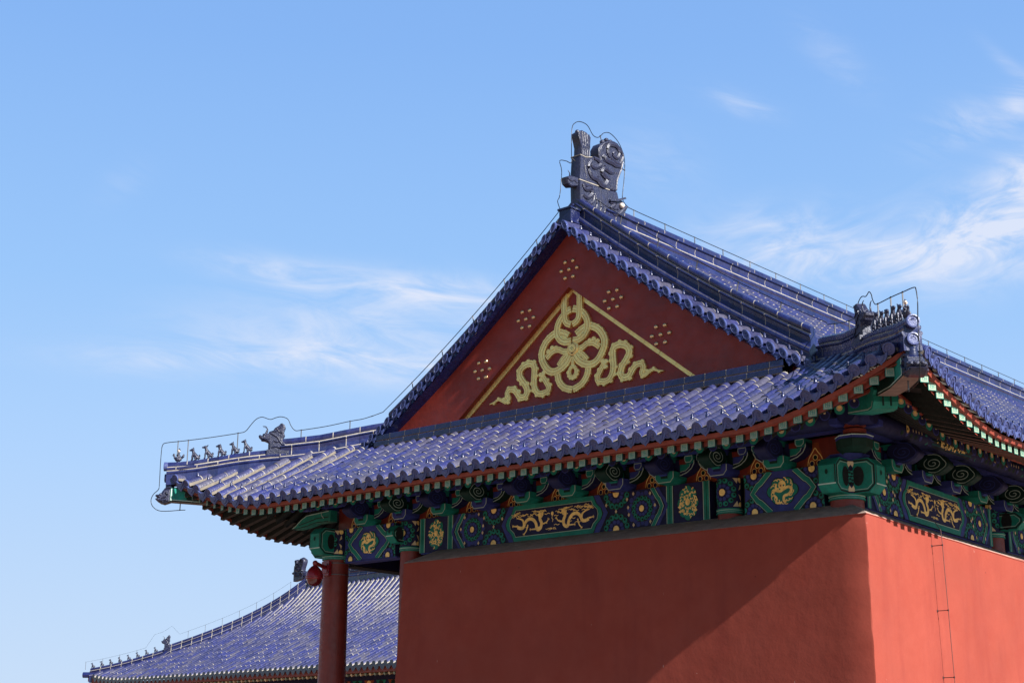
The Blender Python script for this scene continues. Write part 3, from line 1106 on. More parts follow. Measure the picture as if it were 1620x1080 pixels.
# ------------------------------------------------------------------ bracket zone under the eaves
def build_bracket(side, a, col, proto={}):
    """a bracket set: block, curved arm with three small blocks, and a carved cloud head pointing outward"""
    key = col
    rot = {'front': 0.0, 'right': math.pi / 2}[side]
    loc = on_side(side, a, 0.0, sag(side, a))
    if key in proto:
        o = proto[key].copy()
        C.objects.link(o)
        o.location = loc - Vector(HALL['_w'])
        o.rotation_euler = (0, 0, rot)
        ch0 = [c for c in bpy.data.objects if c.parent == proto[key]][0]
        ch = ch0.copy()
        C.objects.link(ch)
        ch.parent = o
        return
    A, B = (GREEN, BLUE) if col == 'green' else (BLUE, GREEN)
    mb = MB()

    def F(p, z, d):
        return (p, -d, z)
    mb.extrude([(-.09, .418), (.09, .418), (.135, .47), (.135, .55), (-.135, .55), (-.135, .47)], F, -0.02, 0.25, B)
    pt = Paint(mb, lambda p, z, h: (p, -(0.25 + h), z))
    pt.stroke([(-.13, .545), (-.13, .475), (-.088, .425), (.088, .425), (.13, .475), (.13, .545)], 0.009, PALE, 0)
    pt.poly([(-.05, .47), (.05, .47), (.05, .53), (-.05, .53)], BLUED if B is BLUE else GREEND, 0)
    arm = [(-.345, .70), (-.345, .635), (-.31, .575), (-.24, .53), (-.15, .505), (.15, .505), (.24, .53), (.31, .575), (.345, .635), (.345, .70)]
    mb.extrude(arm, F, -0.02, 0.12, GREEND if A is GREEN else BLUED)
    pt = Paint(mb, lambda p, z, h: (p, -(0.12 + h), z))
    pt.stroke([(a_ * 0.985, b_ + 0.006) for a_, b_ in arm], 0.010, PALE, 1)
    for sx in (-1, 1):
        pt.poly([(sx * .14, .55), (sx * .22, .56), (sx * .275, .60), (sx * .29, .635), (sx * .14, .635)], BLUE if A is GREEN else GREEN, 1)
        pt.stroke([(sx * .14, .55), (sx * .22, .56), (sx * .275, .60), (sx * .29, .635)], 0.007, PALE, 2)
        pt.poly([(sx * .13, .638), (sx * .235, .638), (sx * .235, .698), (sx * .13, .698)], REDWOOD, 1)
        mb.extrude([(sx * .245, .64), (sx * .315, .64), (sx * .345, .675), (sx * .345, .73), (sx * .225, .73), (sx * .225, .675)], F, -0.02, 0.155, B)
        p2 = Paint(mb, lambda p, z, h: (p, -(0.155 + h), z))
        p2.stroke([(sx * .232, .722), (sx * .232, .68), (sx * .25, .65), (sx * .31, .65), (sx * .338, .68), (sx * .338, .722), (sx * .232, .722)], 0.008, PALE, 0)
    mb.box((0, -0.13, 0.70), (0.15, 0.2, 0.06), B)
    o = mb.build('bracket_set', HALL, smooth=25)
    o.location = loc - Vector(HALL['_w'])
    o.rotation_euler = (0, 0, rot)
    o['_w'] = (0, 0, 0)
    # cloud head
    ch = MB()
    cx, cz = 0.345, 0.622
    out = []
    for i in range(28):
        t = 2 * math.pi * i / 28
        rr = 1.0 + 0.05 * math.cos(5 * t + 0.6)
        out.append((cx + 0.195 * rr * math.cos(t), cz + 0.118 * rr * math.sin(t) - 0.02 * math.cos(t)))
    D = GREEND if A is GREEN else BLUED
    ch.bevel_extrude(out, lambda d, z, t: (t, -d, z), -0.085, 0.085, 0.02, D)
    ch.extrude([(0.12, 0.52), (0.26, 0.50), (0.33, 0.53), (0.33, 0.64), (0.12, 0.64)], lambda d, z, t: (t, -d, z), -0.05, 0.05, A)
    for sg in (-1, 1):
        pt = Paint(ch, lambda d, z, h: (sg * (0.085 + h), -d, z))
        sp = [(cx + 0.02 + (0.118 - 0.0052 * i) * math.cos(2.2 + i * 0.62), cz - 0.004 + (0.075 - 0.0033 * i) * math.sin(2.2 + i * 0.62)) for i in range(21)]
        pt.stroke(sp, 0.0085, PALE if A is GREEN else BLUE, 0, 3)
        edge = [(cx + (a_ - cx) * 0.90, cz + (b_ - cz) * 0.88) for a_, b_ in out]
        pt.stroke(edge[-8:] + edge[:9], 0.007, PALE if A is GREEN else BLUE, 1)
    c2 = ch.build('cloud_head', o, smooth=40)
    c2.location = (0, 0, 0)
    proto[key] = o


xs = [-0.757] + [CB[1] - 5.2 / 7 * k for k in range(8)] + [CB[2] - 0.757]
cols = ['blue', 'green', 'blue', 'blue', 'green', 'blue', 'blue', 'green', 'green', 'blue']
cols = ['blue', 'green', 'blue', 'blue', 'green', 'blue', 'green', 'blue', 'green', 'blue']
for x, c in zip(xs, ['blue', 'green', 'blue', 'green', 'blue', 'blue', 'green', 'blue', 'green', 'blue']):
    build_bracket('front', x, c)
for k, c in zip(range(1, 25), ['blue', 'green', 'green', 'blue', 'green'] + ['blue', 'green'] * 10):
    build_bracket('right', 0.73 * k, c)


def build_bracket_boards():
    mb = MB()
    mb.box((XM, 0.05, 0.58), (8.226, 0.05, 0.33), REDWOOD)
    mb.box((-0.05, 9.2, 0.58), (0.05, 18.2, 0.33), REDWOOD)

    def bell(side, c):
        pt = Paint(mb, lambda p, q, h: on_side(side, c + p, -0.022 + h, q + sag(side, c)))
        pt.poly([(-.25, .42), (.25, .42), (.15, .455), (.095, .53), (.06, .63), (.045, .70), (-.045, .70), (-.06, .63), (-.095, .53), (-.15, .455)], ORANGE, 0)
        for a_, b_, m in ((-0.045, 0.47, BLUED), (0.045, 0.47, BLUED), (0, 0.535, GREEND)):
            pt.disc((a_, b_), 0.034, 0.037, GOLDP, 1, 9)
            pt.disc((a_, b_), 0.025, 0.027, m, 2, 9)
        pt.stroke([(-.1, .45), (-.08, .53), (-.03, .60), (0, .64), (.03, .60), (.08, .53), (.1, .45)], 0.01, GOLDP, 1, 3)
    ax = [0.0] + xs + [XL]
    for a, b in zip(ax, ax[1:]):
        bell('front', (a + b) / 2)
    for k in range(25):
        bell('right', 0.73 * (k + 0.5))
    H(mb, 'bracket_board', smooth=0)


build_bracket_boards()


def build_purlins():
    for side, lo, hi in (('front', XL - 0.55, 0.55), ('right', -0.55, YEND), ('left', -0.55, YEND)):
        mb = MB()
        P0, P1 = on_side(side, lo, 0.13, 0.735), on_side(side, hi, 0.23, 0.80)
        c = (P0 + P1) / 2
        mb.box(c, (abs(P1.x - P0.x), abs(P1.y - P0.y), 0.065), BLUE)
        o = H(mb, 'eave_tie_beam', smooth=0)
        pu = MB()
        pu.tube([on_side(side, lo, 0.34, 0.845), on_side(side, hi, 0.34, 0.845)], 0.115, BLUED, 16)

        def fn(p, q, h):
            a = q / 0.115
            return on_side(side, p, 0.34 + (0.115 + h) * math.cos(a), 0.845 + (0.115 + h) * math.sin(a))
        if side != 'left':
            pt = Paint(pu, fn, (lo, hi if side == 'front' else 7.5, -0.2, 0.13), 0.0012, 0.0015)
            step = 2.6
            n = 3
            for k in range(n):
                c0 = (XM + (k - 1) * step) if side == 'front' else 1.75 + k * step
                for b in range(-1, 2):
                    z0 = b * 0.07
                    e = 0.62 - abs(b) * 0.05
                    pt.poly([(c0 - e, z0 - .035), (c0 + e, z0 - .035), (c0 + e, z0 + .035), (c0 - e, z0 + .035)], BLUE, 0)
                    e -= 0.08
                    pt.poly([(c0 - e, z0 - .035), (c0 + e, z0 - .035), (c0 + e, z0 + .035), (c0 - e, z0 + .035)], GREEND, 1)
                pt.poly([(c0 - .5, -.075), (c0 + .5, -.075), (c0 + .5, .06), (c0 - .5, .06)], GREEN, 1.5)
                scroll_field(pt, c0, 0.0, 0.50, 0.085, 3, 110, 20 + k)
                for sx in (-1, 1):
                    pt.stroke([(c0 + sx * 0.62, -0.1), (c0 + sx * 0.69, 0), (c0 + sx * 0.62, 0.1)], 0.04, GREEN, 2)
                    for j in range(4):
                        pt.poly([(c0 + sx * (0.78 + .07 * j), 0), (c0 + sx * (0.795 + .07 * j), .022), (c0 + sx * (0.81 + .07 * j), 0), (c0 + sx * (0.795 + .07 * j), -.022)], CREAM, 2)
                    pt.disc((c0 + sx * 1.13, 0.0), 0.035, 0.045, GOLDP, 2)
                    for j in range(9):
                        pt.disc((c0 + sx * (0.8 + .055 * j), -0.06 + 0.12 * (j % 2)), 0.03, 0.03, GREEND if j % 3 else BLUE, 1, 8)
        H(pu, 'eave_purlin', smooth=50)


build_purlins()


def build_corner_stack(cx, sx):
    """the stepped block stack on a corner column, turned to the diagonal; sx = +1 right corner, -1 left"""
    mb = MB()
    dx, dy = sx * 0.7071, -0.7071

    def ring(t, z, r, n=8):
        o = Vector((cx + sx * t, -t, z))
        return [o + Vector((math.cos(math.pi / 8 + k * 2 * math.pi / n), math.sin(math.pi / 8 + k * 2 * math.pi / n), 0)) * r for k in range(n)]
    mb.grid([ring(0.0, .418, .20), ring(0.08, .47, .24), ring(0.08, .475, 0.0)], BLUE, True)
    mb.grid([ring(0.24, .455, .12), ring(0.27, .50, .19), ring(0.27, .59, .20), ring(0.27, .59, .0)], GREEND, True)
    mb.grid([ring(0.27, .592, .185), ring(0.27, .60, .20), ring(0.27, .635, .20), ring(0.27, .635, .0)], BLUE, True)
    pe = [ring(0.27, .628, .203) + [ring(0.27, .628, .203)[0]]]
    mb.tube(pe[0], 0.006, PALE, 4)
    for k in range(3):
        z = .645 + .078 * k
        mb.grid([ring(0.29, z, .09, 16), ring(0.29, z + .014, .125, 16), ring(0.29, z + .055, .125, 16), ring(0.29, z + .07, .09, 16)], REDEAVE, True)
    for t in (0.12, 0.2):
        mb.box((cx + sx * t, -t, .56 + t * .4), (.2, .2, .12), GREEN if t < .15 else BLUE, Matrix.Rotation(math.pi / 4, 3, 'Z'))
    H(mb, 'corner_block', smooth=30)


build_corner_stack(0.0, 1)


def build_beaked_arm():
    mb = MB()
    P = [(0.82, .507), (0.74, .545), (0.62, .63), (0.50, .682), (0.11, .706), (-0.02, .706), (-0.02, .545), (0.30, .548), (0.50, .512), (0.70, .497)]
    mb.extrude(P, lambda t, z, d: Vector((XL - t, -d, z)), 0.03, 0.16, GREEN)
    pt = Paint(mb, lambda t, z, h: Vector((XL - t, -(0.16 + h), z)))
    pt.stroke([(0.80, .509), (0.735, .538), (0.615, .62), (0.495, .672), (0.02, .696)], 0.010, PALE, 0)
    pt.stroke([(0.80, .506), (0.70, .503), (0.50, .520), (0.30, .556), (0.02, .553)], 0.010, BLACK, 0)
    pt.stroke([(0.66, .545), (0.50, .572), (0.28, .612), (0.02, .612)], 0.012, BLACK, 1)
    pt.stroke([(0.18, .70), (0.17, .65), (0.12, .60)], 0.010, PALE, 1)
    H(mb, 'bracket_arm', smooth=0)


build_beaked_arm()


# ------------------------------------------------------------------ rafters
def z_fly(u, d):
    return 0.478 + (1.62 - d) * 0.33 + lift(u, 1.75 - d)


def z_round(u, d):
    return 0.56 + (1.1 - d) * 0.60 + lift(u, 1.75 - d) * 0.92


def fly_mesh(L=0.62):
    mb = MB()
    w, s = 0.045, 0.33
    A = [Vector((-w, 0, -w)), Vector((w, 0, -w)), Vector((w, 0, w)), Vector((-w, 0, w))]
    B = [p + Vector((0, L, L * s)) for p in A]
    for i in range(4):
        j = (i + 1) % 4
        mb.face([A[i], A[j], B[j], B[i]], RAFTER if i == 0 else RAFTSIDE)  # browner bottom, near-black sides: light and shade carried by colour
    mb.face(A, GREEN)
    pt = Paint(mb, lambda p, q, h: (p, -h, q), None, 0.001, 0.001)
    e = w - 0.005
    pt.poly([(-e, -e), (e, -e), (e, e), (-e, e)], RAFTEND, 0)
    g = 0.005
    for P in ([(-.022, -.022), (.022, -.022), (.022, .022), (-.022, .022), (-.022, -.022)], [(0, -.022), (0, .022)], [(-.022, 0), (.022, 0)], [(-.022, .011), (-.011, .011)], [(.022, -.011), (.011, -.011)]):
        pt.stroke(P, g, GREEN, 1)
    return mb


def round_mesh(green, L=1.05):
    mb = MB()
    r, s = 0.054, 0.60
    n = 12
    A = [Vector((r * math.cos(2 * math.pi * k / n), 0, r * math.sin(2 * math.pi * k / n))) for k in range(n)]
    B = [p + Vector((0, L, L * s)) for p in A]
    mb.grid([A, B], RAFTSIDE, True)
    mb.face(A, GREEN if green else BLUE)
    pt = Paint(mb, lambda p, q, h: (p, -h, q), None, 0.001, 0.001)
    if green:
        pt.disc((0, 0.015), 0.032, 0.032, CREAM, 0, 10)
        pt.disc((0, 0.022), 0.017, 0.017, GOLDP, 1, 8)
    else:
        pt.disc((0, 0.0), 0.044, 0.044, BLUED, 0, 10)
        pt.disc((0, 0.026), 0.012, 0.015, CREAM, 1, 8)
    return mb


FLY, RND = {}, {}


def put(proto, key, make, name, loc, rot):
    if key not in proto:
        o = make().build(name, HALL, smooth=30)
        o['_w'] = (0, 0, 0)
        proto[key] = o
    else:
        o = proto[key].copy()
        C.objects.link(o)
    o.location = Vector(loc) - Vector(HALL['_w'])
    o.rotation_euler = (0, 0, rot)
    return o


def build_rafters():
    base_rot = {'front': 0.0, 'right': math.pi / 2, 'left': -math.pi / 2}
    for side in ('front', 'right', 'left'):
        if side == 'front':
            A = [XM + 0.1735 * (k - 32) for k in range(65)]
        elif side == 'right':
            A = [-1.50 + 0.157 * k for k in range(17)]
        else:
            A = [-1.50 + 0.175 * k for k in range(24)]
        for a in A:
            u = side_u(side, a)
            th = 0.0
            if u > -0.1:
                th = 0.62 * min(1.0, (u + 0.1) / 1.6)
            if side == 'front':
                sg = 1 if a > XM else -1
            else:
                sg = -1 if side == 'right' else 1
            key = 'full' if u < 1.0 else 'cut'
            put(FLY, key, (lambda: fly_mesh(0.62)) if key == 'full' else (lambda: fly_mesh(0.22)), 'flying_rafter',
                on_side(side, a, 1.645, z_fly(u, 1.645) - 0.002), base_rot[side] + sg * th)
        # round rafters seen under the right eave and at the ends of the front eave
        if side == 'left':
            A2 = [-0.9 + 0.175 * k for k in range(14)]
        elif side == 'right':
            A2 = [-0.93 + 0.15 * k for k in range(19)]
        else:
            A2 = [XM + 0.1735 * (k - 28) for k in range(57) if abs(k - 28) <= 28 and (XM + 0.1735 * (k - 28)) < 0.95 and (XM + 0.1735 * (k - 28)) > XL - 0.95]
        for i, a in enumerate(A2):
            u = side_u(side, a)
            th = 0.70 * min(1.0, max(0.0, (u + 0.25) / 1.2))
            sg = (1 if a > XM else -1) if side == 'front' else (-1 if side == 'right' else 1)
            g = i % 2
            key = (g, u < 0.35)
            put(RND, key, (lambda: round_mesh(g, 1.05 if u < 0.35 else 0.55)), 'round_rafter', on_side(side, a, 1.10, z_round(u, 1.10)), base_rot[side] + sg * th)
    # the rest of the long eaves, outside the picture
    mb = MB()
    for side, a0 in (('right', -1.50 + 0.157 * 17), ('left', -1.5 + 0.175 * 24)):
        a = a0
        while a < YEND:
            p, q = on_side(side, a, 1.62, 0.478), on_side(side, a, 1.0, 0.683)
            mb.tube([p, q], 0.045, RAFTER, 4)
            a += 0.157
    tag(H(mb, 'flying_rafter', smooth=0), kind='stuff')


build_rafters()


def build_soffit():
    mb = MB()
    fb = MB()
    for side, lo, hi in (('front', XL - 1.68, 1.68), ('right', -1.68, YEND), ('left', -1.68, YEND)):
        A = []
        a = lo
        while a < hi:
            A.append(a)
            u = side_u(side, a)
            a += 0.11 if u > -0.6 else 0.4
        A.append(hi)
        rowsA, rowsB, rf = [], [], []
        for a in A:
            u = side_u(side, a)
            dm = max(u, 0.0)
            rowsA.append([on_side(side, a, d, z_fly(u, d) + 0.042) for d in (1.68, max(1.58, min(dm, 1.68)), max(1.04, min(dm, 1.68)))])
            rowsB.append([on_side(side, a, d, z_round(u, d) + 0.049) for d in (max(1.09, dm), max(0.6, dm), max(0.05, dm))])
            L = eave_lift(u)
            # red eave board: upright, with a step under it
            rf.append([on_side(side, a, d, z + L) for d, z in ((1.600, 0.448), (1.600, 0.503), (1.655, 0.503), (1.675, 0.508), (1.69, 0.555), (1.665, 0.565))])
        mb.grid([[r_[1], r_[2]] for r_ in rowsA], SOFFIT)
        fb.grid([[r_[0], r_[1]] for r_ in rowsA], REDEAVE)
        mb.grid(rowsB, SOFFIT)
        fb.grid(rf, REDEAVE)
        # thin red board at the heads of the round rafters
        r2 = []
        for a in A:
            u = side_u(side, a)
            if u < 1.06:
                z = z_round(u, 1.10)
                r2.append([on_side(side, a, d, z + h) for d, h in ((1.08, 0.045), (1.125, 0.045), (1.125, 0.075), (1.08, 0.085))])
        fb.grid(r2, REDEAVE)
    o = H(mb, 'soffit_board', smooth=40)
    H(fb, 'eave_board', smooth=30)


build_soffit()


# ------------------------------------------------------------------ corner beams with glazed beast caps
def build_corner_beam(cx, sx):
    def D(t, side, z):
        """along the diagonal t, sideways, height"""
        return Vector((cx + sx * t + side * 0.7071, -t + sx * side * 0.7071, z))
    mb = MB()
    w = 0.095
    # lower beam
    for (P, m) in (([(0.0, .93), (0.0, 1.13), (1.02, .92), (1.10, .90), (1.12, .86), (1.09, .82), (1.10, .75), (1.06, .69), (0.98, .69)], GREEN),):
        mb.extrude(P, lambda t, z, s: D(t, s, z), -w * 1.35, w * 1.35, m)
    up = [(0.9, .93), (0.9, 1.02), (1.4, .99), (1.70, 1.0), (1.70, .80), (1.40, .775), (1.12, .80)]
    mb.extrude(up, lambda t, z, s: D(t, s, z), -w, w, GREEND, PALEWOOD)  # side painted dark for the shade behind the rafters
    mb.extrude([(1.53, .81), (1.695, .825), (1.695, .985), (1.53, .98)], lambda t, z, s: D(t, s, z), -w - .003, w + .003, GREEN)
    for sg in (-1, 1):
        pt = Paint(mb, lambda t, z, h: D(t, sg * (w + h), z))
        pt.stroke([(1.68, .82), (1.42, .795), (1.14, .82)], 0.012, PALE, 0)
        pt.stroke([(1.685, .81), (1.685, .98)], 0.012, PALE, 1)
        p2 = Paint(mb, lambda t, z, h: D(t, sg * (w * 1.35 + h), z))
        p2.stroke([(0.3, .875), (0.96, .71), (1.05, .71)], 0.012, PALE, 0)
        p2.stroke([(1.05, .71), (1.08, .76)], 0.012, PALE, 1)
    p3 = Paint(mb, lambda p, z, h: D(1.108 + h, p, z), None, 0.002, 0.012)
    for p in (-0.04, 0.04):
        p3.stroke([(p, .70), (p, .88)], 0.02, GREEND, 0)
    o = H(mb, 'corner_beam', smooth=25)
    # glazed beast cap on the beam tip
    b = MB()
    out = [(1.70, .795), (1.76, .765), (1.80, .78), (1.835, .81), (1.85, .835), (1.82, .85), (1.845, .87), (1.835, .895), (1.80, .90), (1.785, .93), (1.77, .965), (1.72, .985), (1.685, .97), (1.685, .80)]
    b.bevel_extrude(out, lambda t, z, s: D(t, s, z), -0.10, 0.10, 0.025, STATUE)
    for sg in (-1, 1):
        b.ball(D(1.795, sg * 0.085, .895), 0.02, STATUE)
        b.ball(D(1.84, sg * 0.035, .885), 0.018, STATUE)
        b.tube([D(1.78, sg * .1, .84), D(1.74, sg * .112, .86), D(1.72, sg * .112, .90), D(1.74, sg * .11, .93)], 0.012, STATUE)
        b.tube([D(1.83, sg * .09, .82), D(1.78, sg * .105, .81), D(1.73, sg * .11, .82)], 0.010, STATUE)
        b.tube([D(1.76, sg * .06, .97), D(1.72, sg * .08, 1.0), D(1.69, sg * .09, .99)], 0.016, STATUE)
    H(b, 'beast_cap', o, smooth=40)


build_corner_beam(0.0, 1)
build_corner_beam(XL, -1)


# ------------------------------------------------------------------ tile roofs
def tile_row(mb, fn, qa, qb, rad=0.064, L=0.245, n=8, full=True, bed=0.04, tm=None, jw=0.011, jit=0.0032, skirt=True, bm=None):
    bm = bm or BEDDING
    """one row of roll tiles from the eave (qa) up the slope (qb); fn(q, side, up) -> point"""
    tm = tm or TILE
    q = qa
    k = 0
    ang = [math.pi * j / n for j in range(n + 1)]
    while q < qb - 0.03:
        e = min(qb, q + L)
        rr = random.random()
        if random.random() < 0.16:
            rr = min(1.0, rr + 0.35)
        ja, jb = random.uniform(-jit, jit), random.uniform(-jit, jit)
        jc, jd = random.uniform(-jit, jit), random.uniform(-jit, jit)
        gap = jw * random.uniform(0.45, 1.25)
        wob = random.uniform(0.985, 1.02)
        r0, r1 = rad * 1.035 * wob, rad * 0.975 * wob
        m_ = e - gap
        A = [fn(q, -r0 * math.cos(t) + ja, r0 * math.sin(t) + jb) for t in ang]
        B = [fn(m_, -r1 * math.cos(t) + jc, r1 * math.sin(t) + jd) for t in ang]
        mb.grid([A, B], tm, r=rr)
        if full:
            r2 = rad * 0.99
            Cc = [fn(m_, -r2 * math.cos(t) + jc, r2 * math.sin(t) + jd) for t in ang]
            Dd = [fn(e + 0.004, -r2 * math.cos(t), r2 * math.sin(t)) for t in ang]
            mb.grid([Cc, Dd], MORTAR if random.random() < 0.86 else tm, r=rr)
        else:
            Dd = [fn(e, -rad * math.cos(t), rad * math.sin(t)) for t in ang]
            mb.grid([B, Dd], MORTAR if random.random() < 0.45 else tm, r=rr)
        q = e
        k += 1
    if skirt:
        for sg in (-1, 1):
            s0 = sg * rad * 0.99
            s1 = sg * rad * 1.12
            N = max(1, int((qb - qa) / 0.5))
            rows = []
            for i in range(N + 1):
                qq = qa + (qb - qa) * i / N
                rows.append([fn(qq, s0, 0.004), fn(qq, s1, -bed)])
            mb.grid(rows, bm)


def pans(mb, fn, qa, qb, half, drop=0.04, L=0.16, tm=None):
    """the hollow tiles between two rows, stepped"""
    tm = tm or TILE
    q = qa
    while q < qb - 0.02:
        e = min(qb, q + L)
        rr = random.random()
        P = [[fn(x, s * half, -drop - 0.018 * (1 - s * s) + up) for s in (-1, -0.4, 0.4, 1)] for x, up in ((q, 0.008), (e, -0.008))]
        mb.grid(P, tm, r=rr)
        mb.grid([P[0], [fn(q, s * half, -drop - 0.018 * (1 - s * s) - 0.008) for s in (-1, -0.4, 0.4, 1)]], MORTAR, r=rr)
        q = e


def eave_disc(mb, fn, r=0.062, q=0.0, strokes=4):
    """round tile end with a rim and a coiled relief; fn(q, side, up)"""
    N = 16
    c = [2 * math.pi * k / N for k in range(N)]
    rr = random.random() * 0.4
    rings = []
    for rad, qq in ((r * 0.97, q + 0.03), (r * 1.04, q + 0.004), (r * 1.04, q - 0.012), (r * 0.84, q - 0.014), (r * 0.80, q - 0.006)):
        rings.append([fn(qq, rad * math.cos(t), rad * math.sin(t)) for t in c])
    mb.grid(rings, DISC, True, r=rr)
    mb.face(rings[-1], DISC, rr)
    for k in range(strokes):
        t0, r0 = k * 1.57 + random.uniform(-0.4, 0.4), r * random.uniform(0.28, 0.42)
        P = [(r0 * math.cos(t0 + 0.5 * i) + r * 0.12 * math.cos(3 * i + k), r0 * math.sin(t0 + 0.5 * i) + r * 0.12 * math.sin(2 * i + k)) for i in range(4)]
        mb.tube([fn(q - 0.006, a, b) for a, b in P], r * 0.08, DISC, 4, r=rr)


DRIP = [(-.078, .012), (-.074, -.03), (-.062, -.058), (-.038, -.082), (-.016, -.094), (0, -.112), (.016, -.094), (.038, -.082), (.062, -.058), (.074, -.03), (.078, .012), (.05, -.012), (0, -.022), (-.05, -.012)]


def drip_tile(mb, fn, q=0.0, s=1.0):
    """pointed drip tile that hangs between two rows"""
    rr = random.random() * 0.4
    poly = [(a * s, b * s) for a, b in DRIP]

    def F(a, b, d):
        return fn(q - d + 0.25 * b, a, b + 0.006)
    mb.extrude(poly, F, -0.012, 0.006, DISC, r=rr)
    mb.extrude([(a * .55, b * .55 - .02) for a, b in poly], F, 0.004, 0.012, DISC, r=rr, back=False)


def nail_cap(mb, p):
    p = Vector(p)
    prof = [(0.020, 0.0), (0.021, 0.018), (0.015, 0.030), (0.013, 0.036), (0.016, 0.044), (0.012, 0.056), (0.002, 0.062)]
    rows = [[p + Vector((r * math.cos(k * math.pi / 4), r * math.sin(k * math.pi / 4), z)) for k in range(8)] for r, z in prof]
    mb.grid(rows, RIDGE, True, r=0.3)


def row_frame(side, a, bend=0.0):
    """returns fn(q, s, up) for a roof row that starts at the eave at position a"""
    u = side_u(side, a)

    def fn(q, s, up):
        z = zroof(u, q)
        e = 0.03
        sl = (zroof(u, q + e) - zroof(u, q - e)) / (2 * e)
        nrm = 1.0 / math.sqrt(1 + sl * sl)
        d = 1.75 - q + up * sl * nrm
        zz = z + up * nrm
        aa = a + s
        return on_side(side, aa, d, zz)
    return fn


ROWX = [-9.775,-9.513,-9.26,-8.985,-8.727,-8.495,-8.261,-8.036,-7.802,-7.58,-7.364,-7.156,-6.948,-6.74,-6.536,-6.337,-6.13,-5.928,-5.724,-5.515,-5.307,-5.10,-4.899,-4.696,-4.5,-4.298,-4.091,-3.895,-3.696,-3.505,-3.311,-3.11,-2.91,-2.718,-2.52,-2.32,-2.12,-1.925,-1.722,-1.527,-1.33,-1.13,-0.94,-0.746,-0.555,-0.361,-0.18,0.002,0.188,0.379,0.571,0.762,0.945,1.12,1.305,1.50]


def build_roof(side, rows, label=None):
    mb = MB()
    n = len(rows)
    full = side != 'left'
    for i, a in enumerate(rows):
        u = side_u(side, a)
        if u > -0.55:
            qb = 1.75 - u - 0.05
            if side == 'front':
                qb = min(qb, 1.80)
        else:
            qb = 1.80 if side == 'front' else 5.78
        qb = max(qb, 0.14)
        fn = row_frame(side, a)
        far = a > 13.0
        tile_row(mb, fn, 0.0, qb, n=8 if full else 4, full=full and not far, skirt=True, L=0.245 if full else 0.5)
        if side != 'left' or a < 6.0:
            if a < 6.0:
                eave_disc(mb, fn)
            if qb > 0.3 and a < 8.0 and side != 'left':
                nail_cap(mb, fn(0.215, 0, 0.057))
        # the hollow between this row and the next
        if i + 1 < n:
            b = rows[i + 1]
            m = (a + b) / 2
            half = abs(b - a) / 2
            um = side_u(side, m)
            qm = (1.75 - um - 0.02) if um > -0.55 else qb
            if side == 'front':
                qm = min(qm, 1.80)
            fm = row_frame(side, m)
            pans(mb, fm, 0.02, max(qm, 0.1), half, L=0.16 if full else 0.5)
            if m < 6.0:
                drip_tile(mb, fm, 0.0, half / 0.1)
    return H(mb, 'roof_slope', smooth=45)


build_roof('front', ROWX)
rows_r = [-1.46 + 0.168 * k for k in range(118)]
build_roof('right', rows_r)
rows_l = [-1.5 + 0.2 * k for k in range(99)]
build_roof('left', rows_l)


# ------------------------------------------------------------------ ridges
def z_main(r):
    q = 5.863 - r
    return 0.628 + 0.44 * q + 0.033 * q * q


RIDGE_TOP = z_main(0) + 0.36


def ridge_profile(top, w=0.10, base=-0.36):
    """half width and heights relative to the top; the mirrored outline of a roll, a hollow wall and a base roll"""
    half = [(0.0, 0.0), (0.030, -0.006), (0.052, -0.024), (0.062, -0.052), (0.056, -0.080), (0.044, -0.094),
            (0.052, -0.099), (0.052, -0.112), (w * 0.92, -0.118), (w * 0.92, -0.134), (w * 0.72, -0.150), (w * 0.62, -0.20), (w * 0.72, -0.255),
            (w * 0.98, -0.272), (w * 0.98, -0.284), (w * 1.05, -0.296), (w * 1.10, -0.322), (w * 1.02, -0.346), (w * 0.95, -0.352), (w * 0.95, base)]
    mh = [RIDGE, RIDGE, RIDGE, RIDGE, RIDGE, MORTAR, MORTAR, RIDGE, RIDGE, RIDGE, RIDGE, RIDGE, RIDGE, MORTAR, RIDGE, RIDGE, RIDGE, MORTAR, RIDGE]
    P = [(-a, b) for a, b in half[::-1]] + half[1:]
    return P, mh[::-1] + mh


def tier(p, q):
    return 0 if min(p[1], q[1]) > -0.095 else (1 if min(p[1], q[1]) > -0.27 else 2)


def tier_low(p, q):
    return 0 if min(p[1], q[1]) > -0.069 else (1 if min(p[1], q[1]) > -0.131 else 2)


def low_profile(base=-0.22):
    half = [(0.0, 0.0), (0.032, -0.006), (0.054, -0.026), (0.062, -0.055), (0.055, -0.068), (0.060, -0.073), (0.060, -0.084),
            (0.088, -0.090), (0.092, -0.108), (0.086, -0.126), (0.080, -0.130), (0.080, -0.140), (0.098, -0.148), (0.104, -0.168), (0.09, -0.19), (0.09, base)]
    mh = [RIDGE, RIDGE, RIDGE, RIDGE, MORTAR, MORTAR, RIDGE, RIDGE, RIDGE, MORTAR, MORTAR, RIDGE, RIDGE, RIDGE, RIDGE]
    P = [(-a, b) for a, b in half[::-1]] + half[1:]
    return P, mh[::-1] + mh


YR = 0.45            # the gable ridges run in this plane


def build_main_ridge():
    mb = MB()
    P, mm = ridge_profile(0, 0.135, -0.5)
    sweep(mb, [(XM, 0.95, 4.735), (XM, YEND, 4.735)], P, mm, 0.24, MORTAR, grp=tier)
    H(mb, 'main_ridge', smooth=40)


